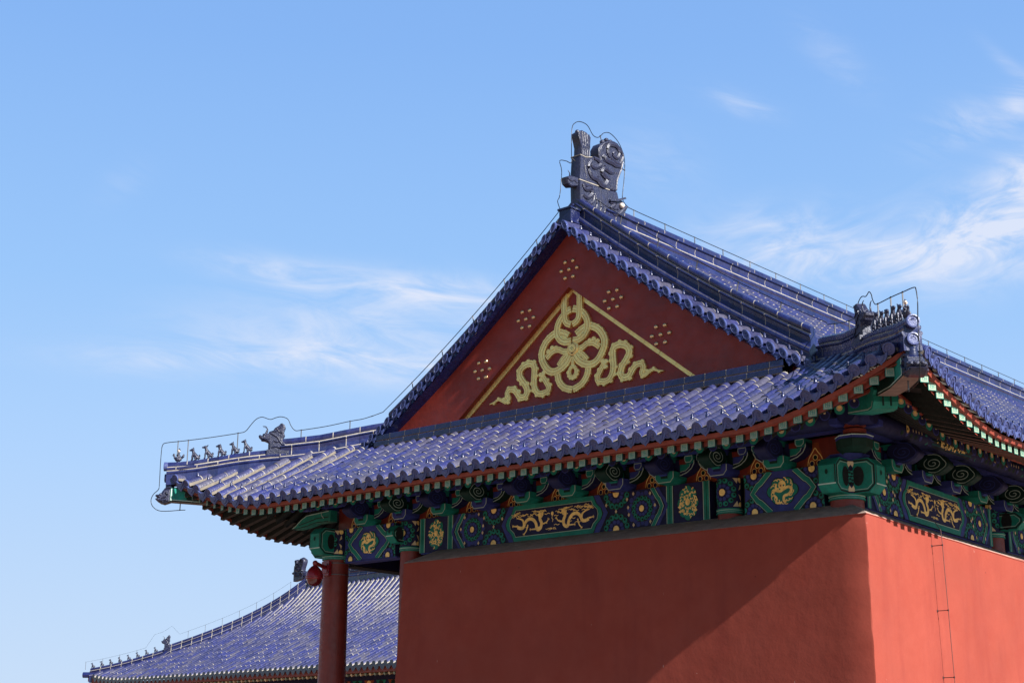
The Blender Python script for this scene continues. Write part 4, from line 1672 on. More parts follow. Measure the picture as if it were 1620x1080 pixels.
def build_gable_ridges():
    for sx in (-1, 1):
        mb = MB()
        pts = []
        r = 0.02
        while r <= 3.60:
            pts.append((XM + sx * r, YR, z_main(r) + 0.35))
            r += 0.09
        P, mm = ridge_profile(0, 0.10, -0.47)
        sweep(mb, pts, P, mm, 0.19, MORTAR, grp=tier)
        H(mb, 'gable_ridge', smooth=40)
    # cap where the two gable ridges meet under the ridge ornament
    mb = MB()
    mb.box((XM, 0.30, 4.33), (0.20, 0.26, 0.17), RIDGE, r=0.1)
    mb.box((XM, 0.30, 4.425), (0.235, 0.30, 0.025), RIDGE, r=0.0)
    mb.box((XM, 0.30, 4.235), (0.225, 0.29, 0.025), RIDGE, r=0.2)
    H(mb, 'ridge_cap', smooth=0)


def hip_pt(cx, sx, t, z):
    return Vector((cx + sx * t, -t, z))


REAR_TOP = [(-0.56, 2.06), (-0.41, 2.03), (-0.1, 1.935), (0.2, 1.835), (0.5, 1.775), (0.62, 1.755)]
FRONT_TOP = [(0.5, 1.625), (0.7, 1.60), (0.95, 1.552), (1.10, 1.518), (1.22, 1.482), (1.36, 1.447), (1.49, 1.413), (1.65, 1.385), (1.75, 1.372)]


def build_hip_ridge(cx, sx):
    mb = MB()
    P, mm = ridge_profile(0, 0.10, -0.42)
    pts = [hip_pt(cx, sx, t, interp(REAR_TOP, t)) for t in [-0.47 + 0.06 * k for k in range(19)]]
    sweep(mb, pts, P, mm, 0.20, MORTAR, grp=tier)
    P, mm = low_profile(-0.34)
    pts = [hip_pt(cx, sx, t, interp(FRONT_TOP, t)) for t in [0.55 + 0.06 * k for k in range(21)]]
    sweep(mb, pts, P, mm, 0.15, MORTAR, grp=tier_low, phase=0.4)
    o = H(mb, 'hip_ridge', smooth=40)
    # upper and lower round ends at the tip and the socket tile below
    e = MB()

    def fn_at(t0, z0):
        def fn(q, s, up):
            return Vector((cx + sx * (t0 - q) + s * 0.7071, -(t0 - q) + sx * s * 0.7071, z0 + up))
        return fn
    f1 = fn_at(1.775, 1.315)
    eave_disc(e, f1, 0.064, strokes=2)
    e.tube([f1(0.01, 0, 0), f1(0.3, 0, 0.02)], 0.062, RIDGE, 14, r=0.3)
    f2 = fn_at(1.76, 1.145)
    eave_disc(e, f2, 0.060, strokes=2)
    e.tube([f2(0.01, 0, 0), f2(0.35, 0, 0.06)], 0.058, RIDGE, 14, r=0.5)
    e.box(f1(0.20, 0, -0.10), (0.16, 0.16, 0.10), RIDGE, Matrix.Rotation(math.pi / 4, 3, 'Z'))
    # socket tile standing on the beam cap
    rows = []
    for z, r_ in ((1.10, 0.060), (1.07, 0.064), (0.99, 0.062), (0.975, 0.078), (0.955, 0.082)):
        c = f2(0.045, 0, 0)
        rows.append([Vector((c.x + r_ * math.cos(k * math.pi / 7), c.y + r_ * math.sin(k * math.pi / 7), z)) for k in range(14)])
    e.grid(rows, RIDGE, True, r=0.0)
    H(e, 'ridge_end_tile', o, smooth=40)


def build_skirt_ridge():
    mb = MB()
    # profile in (out from the gable board, height)
    prof = [(0.235, 1.775), (0.20, 1.772), (0.055, 1.745), (0.038, 1.735), (0.036, 1.665), (0.058, 1.658), (0.060, 1.648), (0.022, 1.642), (0.012, 1.632), (0.012, 1.575), (0.03, 1.565), (0.045, 1.562), (0.075, 1.545), (0.085, 1.50), (0.085, 1.46)]
    mats = [RIDGE, RIDGE, RIDGE, RIDGE, MORTAR, MORTAR, RIDGE, RIDGE, RIDGE, MORTAR, MORTAR, RIDGE, RIDGE, RIDGE]
    P = [(0.25 - y, z - 1.6) for y, z in prof]
    P = [(y - 0.25, z) for y, z in [(a[0], a[1] - 1.6) for a in prof]]
    # carried along x: side offset points to -y when travelling in +x
    Pn = [(-(a), b) for a, b in P]
    x0, x1 = XM - 3.42, XM + 3.36
    sweep(mb, [(x0, 0.25, 1.6), (x1, 0.25, 1.6)], [(q[0], q[1]) for q in Pn], mats, 0.30, MORTAR)
    for xx in (x0, x1):
        mb.face([(xx, y, z) for y, z in prof] + [(xx, 0.24, 1.46)], RIDGE)
    H(mb, 'skirt_ridge', smooth=30)


build_main_ridge()
build_gable_ridges()
build_hip_ridge(0.0, 1)
build_hip_ridge(XL, -1)
build_skirt_ridge()


# ------------------------------------------------------------------ rows of short tiles along the gable edge
def build_gable_edge(sx):
    mb = MB()
    r = 0.10
    first = True
    while r < 3.74:
        z0 = z_main(r) - 0.125
        e = 0.05
        sl = (z_main(r - e) - z_main(r + e)) / (2 * e)

        def fn(q, s, up, r=r, z0=z0, sl=sl):
            # q runs inward along +y; s along the slope
            c = 1 / math.sqrt(1 + sl * sl)
            rr, zz = s * c + up * sl * c * 0.0, -s * sl * c + up
            return Vector((XM + sx * (r + rr), 0.04 + q, z0 + zz + 0.12 * q))
        tile_row(mb, fn, 0.0, 0.31, rad=0.053, L=0.33, n=8, full=True, bed=0.05, tm=TILE, skirt=False)
        eave_disc(mb, fn, 0.060)
        nail_cap(mb, fn(0.14, 0, 0.05))

        def fd(q, s, up, r=r + 0.0825):
            z1 = z_main(r) - 0.155
            c = 1 / math.sqrt(1 + sl * sl)
            return Vector((XM + sx * (r + s * c), 0.055 + q, z1 - s * sl * c * 0.6 + up))
        drip_tile(mb, fd, 0.0, 0.88)
        r += 0.163
    # bed slab and mortar fillet under the short tiles
    P = []
    for k in range(38):
        r = 0.0 + 3.78 * k / 37
        P.append(r)
    rows = [[Vector((XM + sx * r, y, z_main(r) + h)) for y, h in ((0.09, -0.17), (0.085, -0.215), (0.255, -0.25), (0.40, -0.12), (0.09, -0.17))] for r in P]
    mb.grid(rows, lambda i: RIDGE)
    return H(mb, 'gable_edge_tiles', smooth=40)


build_gable_edge(-1)
build_gable_edge(1)


# ------------------------------------------------------------------ gable boards, studs and gilded ornament
TRI_APEX, TRI_BASE, TRI_Z = 3.34, 1.945, 1.84


def build_gable():
    sl = (TRI_APEX - TRI_Z) / TRI_BASE
    zb = 1.52
    mb = MB()
    for sx in (-1, 1):
        rb = TRI_BASE + (TRI_Z - zb) / sl
        N = 30
        inner, outer = [], []
        for k in range(N + 1):
            t = k / N
            ri = rb * t
            inner.append((ri, TRI_APEX - ri * sl))
            ro = 3.86 * t
            outer.append((ro, z_main(ro) - 0.19 if ro < 3.8 else zb))
        outer[-1] = (3.86, zb)
        for y, flip in ((0.25, False), (0.36, True)):
            rows = [[Vector((XM + sx * a, y, b)) for a, b in inner], [Vector((XM + sx * a, y, max(b, zb))) for a, b in outer]]
            mb.grid(rows, GABLERED)
        mb.grid([[Vector((XM + sx * a, 0.25, b)) for a, b in inner], [Vector((XM + sx * a, 0.36, b)) for a, b in inner]], GABLERED)
    H(mb, 'gable_board', smooth=20)
    pn = MB()
    pn.face([(XM - 2.6, 0.352, zb), (XM + 2.6, 0.352, zb), (XM, 0.352, 3.6)], GABLERED)
    pan = H(pn, 'gable_panel', smooth=0)
    # gilt strip along the two slopes
    tr = MB()
    for sx in (-1, 1):
        for k in range(9):
            a0, a1 = k / 9 + 0.0009, (k + 1) / 9 - 0.0009
            rb = TRI_BASE + 0.2
            p0, p1 = (rb * a0, TRI_APEX - rb * a0 * sl), (rb * a1, TRI_APEX - rb * a1 * sl)
            nx, nz = -sl / math.hypot(1, sl), -1 / math.hypot(1, sl)
            w = 0.064
            P = [p0, p1, (p1[0] + nx * w, p1[1] + nz * w), (p0[0] + nx * w, p0[1] + nz * w)]
            P = [(max(a, 0.0), b) for a, b in P]
            tr.extrude(P, lambda a, b, d: Vector((XM + sx * a, 0.352 - d, b)), 0.0, 0.022 + 0.0015 * (k % 2), GOLD)
    H(tr, 'gilt_trim', smooth=0)
    # studs: five clusters of seven
    proto = None
    cl = [(0.0, 3.60)] + [(s * r, z) for s in (-1, 1) for r, z in ((0.76, 3.03), (1.53, 2.44))]
    cl = [(0.01, 3.58), (-0.748, 3.03), (0.745, 3.02), (-1.54, 2.445), (1.49, 2.41)]
    for (r, z) in cl:
        offs = [(0, 0)] + [(0.135 * math.cos(R(60 * k)), 0.135 * math.sin(R(60 * k)) * 0.95) for k in range(6)]
        for (a, b) in offs:
            loc = (XM + r + a, 0.25, z + b)
            if proto is None:
                s = MB()
                prof = [(0.033, 0.0), (0.032, 0.010), (0.026, 0.021), (0.015, 0.029), (0.002, 0.032)]
                s.grid([[(q * math.cos(k * math.pi / 6), -h, q * math.sin(k * math.pi / 6)) for k in range(12)] for q, h in prof], BRASS, True)
                proto = s.build('gold_stud', HALL, smooth=60)
                proto['_w'] = (0, 0, 0)
                o = proto
            else:
                o = proto.copy()
                C.objects.link(o)
            o.location = Vector(loc) - Vector(HALL['_w'])


OR_STRAP=[(0.133,3.189),(0.126,2.958),(0.091,2.871),(0.014,2.834)]
OR_TOP=[(0.017,3.049),(0.081,3.030),(0.140,2.996),(0.191,2.952),(0.229,2.900),(0.253,2.843),(0.261,2.785),(0.253,2.730),(0.228,2.683),(0.189,2.645),(0.138,2.619),(0.079,2.608),(0.015,2.612)]
OR_RING=[(0.068,2.688),(0.125,2.724),(0.221,2.761),(0.335,2.751),(0.448,2.681),(0.521,2.576),(0.535,2.482),(0.501,2.381),(0.416,2.274),(0.312,2.238),(0.199,2.264),(0.104,2.326),(0.038,2.414)]
OR_L1=[(0.028,2.478),(0.162,2.493),(0.239,2.531),(0.352,2.522),(0.455,2.450)]
OR_L2=[(0.028,2.478),(0.162,2.401),(0.247,2.310)]
OR_BOT=[(0.265,2.238),(0.240,2.105),(0.150,2.000),(0.007,1.946)]
OR_SNAKE=[(0.508,2.198),(0.461,2.130),(0.414,2.046),(0.441,1.989),(0.571,1.976),(0.645,2.040),(0.674,2.140),(0.666,2.262),(0.667,2.368),(0.723,2.418),(0.815,2.418),(0.905,2.372),(0.931,2.292),(0.885,2.210),(0.820,2.131),(0.791,2.046),(0.827,1.980),(0.917,1.981),(0.981,2.060),(1.045,2.109),(1.117,2.112),(1.151,2.061),(1.123,1.992),(1.167,1.955),(1.238,1.988),(1.309,2.006),(1.379,1.980),(1.466,1.963)]
OR_BLOBS=[(0.518,2.219),(0.555,2.235),(0.545,2.169),(0.500,2.252),(0.286,2.562),(0.353,2.574),(0.418,2.535)]


def build_ornament():
    mb = MB()
    hk = [0]

    def band(P, w, h0, sx, scal=0.0, groove=True, k=5):
        """a carved ribbon: rounded in section with one engraved line, scalloped on the outside of its bends"""
        S = spline([(a, b) for a, b in P], k)
        n = len(S)
        rows = []
        acc = 0.0
        for i, p in enumerate(S):
            t = (S[min(i + 1, n - 1)] - S[max(i - 1, 0)]).normalized()
            nn = Vector((-t.y, t.x))
            ww = (interp(w, i / (n - 1)) if isinstance(w, list) else w) * 0.545
            row = []
            for s, hh in ((-1, 0.0), (-1, 0.82), (-0.9, 0.98), (-0.52, 1.0), (-0.48, 0.86), (-0.40, 0.86), (-0.36, 1.02), (0.36, 1.02), (0.40, 0.86), (0.48, 0.86), (0.52, 1.0), (0.9, 0.98), (1, 0.82), (1, 0.0)):
                q = p + nn * (ww * s)
                row.append(Vector((XM + sx * q.x, 0.352 - h0 * hh, q.y)))
            rows.append(row)
        for c0, c1, m_ in ((0, 5, GOLD), (4, 6, GROOVEGOLD), (5, 9, GOLD), (8, 10, GROOVEGOLD), (9, 14, GOLD)):
            if m_ is GROOVEGOLD:
                mb.grid([row[c0:c1 + 1] for row in rows], m_)
            else:
                mb.grid([row[(c0 + (1 if c0 else 0)):(c1 if c1 < 14 else 14)] for row in rows], m_)
        for e in (rows[0], rows[-1]):
            mb.face(e, GOLD)
        if scal:
            acc, last = 0.0, S[0]
            step = 0.078
            for i in range(2, n - 2):
                acc += (S[i] - last).length
                last = S[i]
                if acc < step:
                    continue
                acc = 0.0
                a, b, c = S[i - 2], S[i], S[i + 2]
                cr = (b.x - a.x) * (c.y - b.y) - (b.y - a.y) * (c.x - b.x)
                t = (c - a).normalized()
                nn = Vector((-t.y, t.x)) * (-1 if cr > 0 else 1)
                ww = (interp(w, i / (n - 1)) if isinstance(w, list) else w) / 2
                q = b + nn * (ww * 0.80)
                disc(q, scal * (0.6 + 0.4 * ww / 0.05), h0 * 0.88, sx)

    def disc(q, r, h0, sx, m=None):
        hk[0] = (hk[0] + 1) % 9
        h0 = h0 + hk[0] * 0.0003
        N = 10
        rows = [[Vector((XM + sx * (q[0] + rr * math.cos(2 * math.pi * k / N)), 0.352 - hh, q[1] + rr * math.sin(2 * math.pi * k / N))) for k in range(N)]
                for rr, hh in ((r, 0.0), (r, h0 * 0.75), (r * 0.8, h0))]
        mb.grid(rows, m or GOLD, True)
        mb.face(rows[-1], m or GOLD)
    for sx in (-1, 1):
        e = 0.0011 if sx > 0 else 0.0
        band(OR_TOP, 0.092, 0.043 + e, sx, 0.0)
        band(OR_RING, 0.098, 0.036 + e, sx, 0.022)
        band(OR_STRAP, 0.088, 0.049 + e, sx)
        band([(0.13, 3.30), (0.133, 3.189)], 0.088, 0.0485 + e, sx)
        band(OR_L1, 0.078, 0.030 + e, sx, 0.0)
        band(OR_L2, 0.07, 0.028 + e, sx)
        band(OR_BOT, 0.090, 0.032 + e, sx, 0.022)
        band(OR_SNAKE, [(0, 0.070), (0.25, 0.092), (0.55, 0.092), (0.75, 0.080), (0.88, 0.055), (1, 0.012)], 0.033 + e, sx, 0.036)
        for b in OR_BLOBS:
            disc(b, 0.038, 0.033 + e, sx)
        for k in range(7):
            t = -math.pi / 2 + (k - 3) * 0.52
            disc((0.0 + 0.078 * math.cos(t) * (1 if sx > 0 else 0.97), 2.19 + 0.092 * math.sin(t)), 0.030, 0.029 + e, sx)
    ring = [(0.058 * math.cos(k * math.pi / 8), 2.19 + 0.07 * math.sin(k * math.pi / 8)) for k in range(17)]
    band(ring, 0.05, 0.0315, 1, groove=False, k=2)
    band([(0.0, 2.40), (0.0, 2.27)], 0.05, 0.0305, 1)
    disc((0.01, 2.504), 0.100, 0.047, 1)
    disc((0.01, 2.504), 0.078, 0.054, 1, GROOVEGOLD)
    disc((0.01, 2.504), 0.070, 0.0575, 1)
    disc((0.01, 2.504), 0.045, 0.062, 1)
    for a, b in ((0, 0.012), (0, -0.012), (0.02, 0), (-0.02, 0), (0.0, 0.07), (0.0, -0.07)):
        disc((0.01 + a, 2.504 + b), 0.008, 0.064, 1, BLACK)
    H(mb, 'gilded_ornament', smooth=35)


build_gable()
build_ornament()


# ------------------------------------------------------------------ ridge ornament (owl-tail dragon)
CH_HILT=[(0.394,5.593),(0.460,5.643),(0.563,5.642),(0.657,5.596),(0.640,5.430),(0.639,5.290),(0.447,5.264),(0.448,5.396),(0.418,5.483),(0.387,5.556)]
CH_UP=[(0.406,5.258),(0.529,5.258),(0.654,5.301),(0.727,5.338),(0.811,5.344),(0.853,5.315),(0.822,5.389),(0.819,5.487),(0.877,5.576),(0.995,5.645),(1.125,5.698),(1.255,5.700),(1.363,5.610),(1.387,5.496),(1.358,5.345),(1.246,5.140),(1.217,4.960),(1.049,4.932),(0.383,4.891)]
CH_LOW=[(0.383,4.886),(1.049,4.928),(1.225,4.955),(1.262,4.857),(1.349,4.861),(1.456,4.766),(1.389,4.662),(1.300,4.540),(1.28,4.40),(0.40,4.30)]
CH_SPIRAL=[(1.254,5.626),(1.362,5.545),(1.272,5.389),(1.099,5.406),(1.004,5.489),(1.038,5.599),(1.189,5.633),(1.275,5.561),(1.219,5.458),(1.122,5.484),(1.166,5.541)]
CH_DRAGON=[(0.632,5.232),(0.569,5.130),(0.630,5.010),(0.755,4.993),(0.838,4.948),(0.923,4.960),(0.987,5.063),(0.903,5.107),(0.861,5.136),(0.926,5.212),(1.053,5.195),(1.139,5.221)]
CH_DRAGON2=[(0.695,5.294),(0.779,5.292),(0.842,5.242),(0.694,5.154),(0.632,5.190)]
CH_DRAGON3=[(0.885,5.367),(0.928,5.409),(0.970,5.352),(1.098,5.349),(1.184,5.334),(1.293,5.353)]
CH_LOWREL=[(0.444,4.844),(0.505,4.780),(0.608,4.811),(0.649,4.754),(0.545,4.669),(0.464,4.686)]
CH_BEAST=[(0.15,4.869),(0.242,4.913),(0.390,4.927),(0.390,4.798),(0.241,4.749),(0.170,4.777)]
CH_LIP=[(1.047,4.746),(1.175,4.755),(1.067,4.668),(1.130,4.603),(1.237,4.619),(1.346,4.720),(1.435,4.788)]


def build_chiwen(loc, label, fn0, t=0.085, detail=True):
    """fn0(y, z, x): along the ridge, height, sideways"""
    root = thing('ridge_ornament', loc, label, 'roof ornament')

    def W(y, z, x):
        return fn0(y, z, x)

    def relief(mb, P, w, sides=(-1, 1), k=4, off=0.0, base=None):
        S = spline(P, k)
        for sg in sides:
            mb.tube([W(p[0], p[1], sg * ((base or t) + off)) for p in S], [max(0.006, (1.15 * w * (1 - 0.4 * abs(2 * i / (len(S) - 1) - 1)))) for i in range(len(S))], STATUE, 6)
    b = MB()
    b.bevel_extrude(CH_LOW, W, -t, t, 0.014, STATUE)
    for P in ((0.383, 4.72), (0.55, 4.62)):
        pass
    relief(b, CH_LOWREL, 0.035)
    relief(b, [(0.47, 4.86), (0.53, 4.84), (0.60, 4.86), (0.66, 4.83)], 0.022)
    relief(b, [(0.50, 4.62), (0.6, 4.60), (0.68, 4.66), (0.70, 4.74)], 0.020)
    for y in (0.66, 0.86, 1.0):
        relief(b, [(y, 4.90), (y + 0.012, 4.5)], 0.006)
    for k in range(4):
        relief(b, [(0.72 + 0.09 * k, 4.78 - 0.05 * k), (0.76 + 0.09 * k, 4.66 - 0.03 * k), (0.74 + 0.09 * k, 4.56)], 0.012)
    relief(b, CH_LIP, 0.030)
    relief(b, [(1.10, 4.70), (1.15, 4.68), (1.2, 4.70), (1.24, 4.69)], 0.018)
    o = b.build('lower_body', root, smooth=35)
    ja = MB()
    ja.extrude([(1.02, 4.752), (1.18, 4.79), (1.38, 4.885), (1.36, 4.905), (1.17, 4.82), (1.02, 4.775)], W, -t * 1.5, t * 1.5, STATUE)
    for sg in (-1, 1):
        ja.ball(W(1.30, 4.765, sg * (t + 0.02)), 0.040, CHALK if sg > 0 else STATUE, 10, 8)
    ja.build('dragon_face', root, smooth=35)
    m = MB()
    m.extrude([(0.378, 4.884), (1.05, 4.926), (1.05, 4.938), (0.378, 4.896)], W, -t * 1.02, t * 1.02, MORTAR)
    m.extrude([(0.40, 5.254), (0.53, 5.254), (0.66, 5.297), (0.66, 5.306), (0.53, 5.264), (0.40, 5.264)], W, -t * 1.02, t * 1.02, MORTAR)
    m.build('mortar_joint', root, smooth=0)
    u = MB()
    u.bevel_extrude(CH_UP, W, -t, t, 0.014, STATUE)
    relief(u, CH_DRAGON, 0.040)
    relief(u, CH_DRAGON2, 0.032)
    relief(u, CH_DRAGON3, 0.034)
    for k in range(9):
        P = CH_DRAGON[min(k + 1, 10)]
        relief(u, [(P[0] - 0.03, P[1] + 0.035), (P[0] + 0.01, P[1] + 0.055), (P[0] + 0.05, P[1] + 0.03)], 0.010)
    relief(u, [(0.90, 5.33), (1.055, 5.322), (1.2, 5.345), (1.33, 5.33)], 0.014)
    relief(u, [(0.47, 5.20), (0.50, 5.12), (0.52, 5.02), (0.54, 4.95)], 0.010)
    if detail:
        rg = random.Random(9)
        for k in range(46):
            a, b_ = rg.uniform(0.46, 1.22), rg.uniform(4.97, 5.24)
            w_ = rg.uniform(0.018, 0.034)
            relief(u, [(a - w_, b_), (a, b_ - w_ * 0.9), (a + w_, b_)], 0.0075, k=2, off=-0.002)
    u.build('upper_body', root, smooth=35)
    s = MB()
    relief(s, CH_SPIRAL, 0.030, k=6)
    relief(s, [(0.86, 5.32), (0.86, 5.50), (0.99, 5.62), (1.18, 5.675), (1.33, 5.60), (1.365, 5.48), (1.33, 5.34), (1.23, 5.13), (1.21, 4.98)], 0.018, k=5, off=-0.004)
    relief(s, [(0.88, 5.40), (0.99, 5.36), (1.08, 5.40), (1.2, 5.37), (1.30, 5.42)], 0.016)
    for k in range(5):
        y = 1.0 + 0.09 * k
        s.ball(W(y, 5.655 + 0.03 * math.sin(k) + (0.03 if 0 < k < 4 else 0), 0), (0.04, 0.04, 0.035), STATUE, 8, 6)
    s.build('tail_scroll', root, smooth=50)
    h = MB()
    h.bevel_extrude(CH_HILT, W, -t * 0.85, t * 0.85, 0.012, STATUE)
    for k in range(4):
        relief(h, [(0.47 + 0.045 * k, 5.28), (0.48 + 0.045 * k, 5.42), (0.46 + 0.05 * k, 5.62)], 0.011, base=t * 0.85)
        h.ball(W(0.44 + 0.062 * k, 5.628, 0), (0.034, 0.034, 0.03), STATUE, 8, 6)
    h.build('sword_hilt', root, smooth=40)
    q = MB()
    q.bevel_extrude(CH_BEAST, W, -t * 0.7, t * 0.7, 0.016, STATUE)
    for sg in (-1, 1):
        relief(q, [(0.16, 4.85), (0.23, 4.83), (0.30, 4.86), (0.36, 4.83)], 0.014, (sg,), base=t * 0.7)
    q.tube([W(0.27, 4.91, 0), W(0.26, 4.96, 0.01), W(0.23, 5.0, 0.0)], [0.012, 0.008, 0.003], STATUE, 5)
    q.build('small_beast_head', root, smooth=40)
    return root


build_chiwen((XM, 0.8, 4.4), 'tall carved dragon ornament with curled tail and sword hilt at the peak of the gable',
             lambda y, z, x: Vector((XM + x, y, z)))


# ------------------------------------------------------------------ beast statues along the hip ridges
BEAST=[(0.740,1.596),(0.740,1.685),(0.751,1.700),(0.784,1.720),(0.817,1.724),(0.821,1.745),(0.840,1.765),(0.843,1.791),(0.829,1.807),(0.805,1.790),(0.802,1.819),(0.788,1.825),(0.745,1.826),(0.735,1.857),(0.696,1.874),(0.680,1.912),(0.638,1.950),(0.624,1.979),(0.606,1.985),(0.580,1.957),(0.573,1.920),(0.588,1.862),(0.578,1.805),(0.592,1.767),(0.596,1.746),(0.571,1.705),(0.556,1.669),(0.558,1.622),(0.539,1.581),(0.538,1.555),(0.735,1.529)]


def build_big_beast(cx, sx, label, scale=1.0, fn=None, loc=None, group='horned beast statues on the hip ridges'):
    def D(t, z, s):
        return Vector((cx + sx * t + s * 0.7071, -t + sx * s * 0.7071, z))
    D = fn or D
    root = thing('horned_beast_statue', loc or tuple(D(0.64, 1.56, 0)), label, 'roof statue', group)
    b = MB()
    w = 0.062
    b.bevel_extrude(BEAST, D, -w, w, 0.018, STATUE)
    b.extrude([(0.525, 1.50), (0.75, 1.50), (0.75, 1.585), (0.525, 1.575)], D, -w * 1.35, w * 1.35, STATUE)
    for sg in (-1, 1):
        def T(P, r, k=3):
            S = spline(P, k)
            b.tube([D(p[0], p[1], sg * (w + 0.002)) for p in S], r, STATUE, 5)
        T([(0.72, 1.83), (0.68, 1.80), (0.64, 1.76), (0.63, 1.72)], 0.012)
        T([(0.70, 1.86), (0.66, 1.86), (0.62, 1.92), (0.60, 1.96)], 0.010)
        T([(0.68, 1.72), (0.65, 1.70), (0.62, 1.71), (0.60, 1.67), (0.57, 1.66)], 0.012)
        T([(0.80, 1.745), (0.77, 1.75), (0.745, 1.735), (0.73, 1.75)], 0.008)
        T([(0.70, 1.62), (0.66, 1.63), (0.62, 1.62), (0.58, 1.61)], 0.012)
        T([(0.66, 1.90), (0.63, 1.85), (0.60, 1.84)], 0.009)
        b.ball(D(0.775, 1.805, sg * (w * 0.8)), 0.017, STATUE, 8, 6)
        b.ball(D(0.835, 1.785, sg * 0.028), 0.014, STATUE, 8, 6)
    b.build('beast_body', root, smooth=40)
    for sg in (-1, 1):
        h = MB()
        S = spline([(0.774, 1.822), (0.763, 1.862), (0.759, 1.899), (0.774, 1.930), (0.807, 1.940)], 4)
        h.tube([D(p[0], p[1], sg * 0.042) for p in S], [0.013 - 0.010 * i / (len(S) - 1) for i in range(len(S))], STATUE, 6)
        h.build('horn', root, smooth=60)
    return root


build_big_beast(XL, -1, 'large horned beast statue on the left hip ridge, open sky behind it')
build_big_beast(0.0, 1, 'large horned beast statue on the right hip ridge, seen from the front')


def figurine_mesh(kind):
    """one small seated animal, nose toward +x, standing at the origin; limbs fused into one skin"""
    m = MB()
    S = STATUE
    m.tube([(-0.045, 0, 0.032), (-0.030, 0, 0.058), (-0.005, 0, 0.085), (0.012, 0, 0.112), (0.020, 0, 0.135)], [0.026, 0.030, 0.028, 0.023, 0.018], S, 10)
    hx, hz = (0.026, 0.152)
    m.ball((hx, 0, hz), (0.024, 0.021, 0.021), S, 10, 8)
    m.tube([(hx + 0.008, 0, hz - 0.002), (hx + 0.032, 0, hz - 0.008 + 0.004 * (kind == 1)), (hx + 0.044, 0, hz - 0.008)], [0.016, 0.012, 0.009], S, 8)
    for sg in (-1, 1):
        m.tube([(0.014, sg * 0.016, 0.095), (0.026, sg * 0.020, 0.055), (0.026, sg * 0.018, 0.028), (0.030, sg * 0.018, 0.006), (0.042, sg * 0.018, 0.004)], [0.013, 0.011, 0.009, 0.008, 0.007], S, 8)
        m.tube([(-0.036, sg * 0.020, 0.050), (-0.012, sg * 0.026, 0.034), (-0.026, sg * 0.024, 0.010), (0.000, sg * 0.024, 0.005)], [0.018, 0.015, 0.010, 0.008], S, 8)
        if kind in (0, 3):
            m.tube([(hx - 0.008, sg * 0.012, hz + 0.012), (hx - 0.014, sg * 0.016, hz + 0.036)], [0.008, 0.003], S, 6)
        elif kind == 1:
            m.tube([(hx - 0.010, sg * 0.010, hz + 0.006), (hx - 0.034, sg * 0.014, hz + 0.030)], [0.009, 0.005], S, 6)
        else:
            m.ball((hx - 0.012, sg * 0.016, hz + 0.010), 0.010, S, 8, 6)
            m.ball((hx - 0.018, sg * 0.014, hz - 0.012), 0.013, S, 8, 6)
    if kind == 2:
        for k in range(5):
            m.ball((hx - 0.016 - 0.004 * k, 0, hz + 0.014 - 0.012 * k), 0.013, S, 8, 6)
    m.tube([(-0.055, 0, 0.030), (-0.072, 0, 0.045), (-0.074, 0, 0.070), (-0.066, 0, 0.090)], [0.011, 0.015, 0.014, 0.004], S, 8)
    m.tube([(-0.05, 0, 0.02), (-0.064, 0, 0.035), (-0.07, 0, 0.06)], [0.010, 0.013, 0.006], S, 8)
    o = m.build('tmp', smooth=60)
    md = o.modifiers.new('fuse', 'REMESH')
    md.mode = 'VOXEL'
    md.voxel_size = 0.0042
    md.use_smooth_shade = True
    sm = o.modifiers.new('soft', 'SMOOTH')
    sm.iterations = 2
    sm.factor = 0.5
    dg = bpy.context.evaluated_depsgraph_get()
    me = bpy.data.meshes.new_from_object(o.evaluated_get(dg))
    me.materials.clear()
    me.materials.append(STATUE)
    bpy.data.objects.remove(o)
    return me


FIG = [figurine_mesh(k) for k in range(4)]
PLINTH = None


def rider_mesh():
    m = MB()
    S = STATUE
    m.tube([(-0.05, 0, 0.055), (-0.02, 0, 0.042), (0.02, 0, 0.045), (0.045, 0, 0.07), (0.055, 0, 0.095)], [0.020, 0.032, 0.030, 0.018, 0.013], S, 10)
    m.ball((0.06, 0, 0.105), (0.017, 0.014, 0.016), S)
    m.tube([(0.07, 0, 0.104), (0.092, 0, 0.098)], [0.007, 0.002], S, 6)
    for k in range(3):
        m.ball((0.052 + 0.008 * k, 0, 0.123), 0.007, S, 6, 5)
    for k in range(-1, 2):
        m.tube([(-0.045, 0, 0.06), (-0.075, 0.010 * k, 0.09), (-0.085, 0.014 * k, 0.125)], [0.016, 0.018, 0.006], S, 6)
    for sg in (-1, 1):
        m.tube([(0.0, sg * 0.012, 0.03), (0.006, sg * 0.012, 0.003), (0.02, sg * 0.012, 0.002)], [0.010, 0.007, 0.006], S, 6)
        m.tube([(-0.01, sg * 0.02, 0.085), (0.012, sg * 0.032, 0.065), (0.012, sg * 0.032, 0.035)], [0.014, 0.013, 0.009], S, 8)
        m.tube([(-0.012, sg * 0.018, 0.125), (0.004, sg * 0.026, 0.108), (0.022, sg * 0.012, 0.10)], [0.010, 0.009, 0.007], S, 8)
    m.tube([(-0.014, 0, 0.075), (-0.014, 0, 0.105), (-0.012, 0, 0.135), (-0.010, 0, 0.150)], [0.024, 0.023, 0.020, 0.009], S, 10)
    o = m.build('tmp', smooth=60)
    md = o.modifiers.new('fuse', 'REMESH')
    md.mode = 'VOXEL'
    md.voxel_size = 0.0042
    md.use_smooth_shade = True
    dg = bpy.context.evaluated_depsgraph_get()
    me = bpy.data.meshes.new_from_object(o.evaluated_get(dg))
    me.materials.clear()
    me.materials.append(STATUE)
    bpy.data.objects.remove(o)
    return me


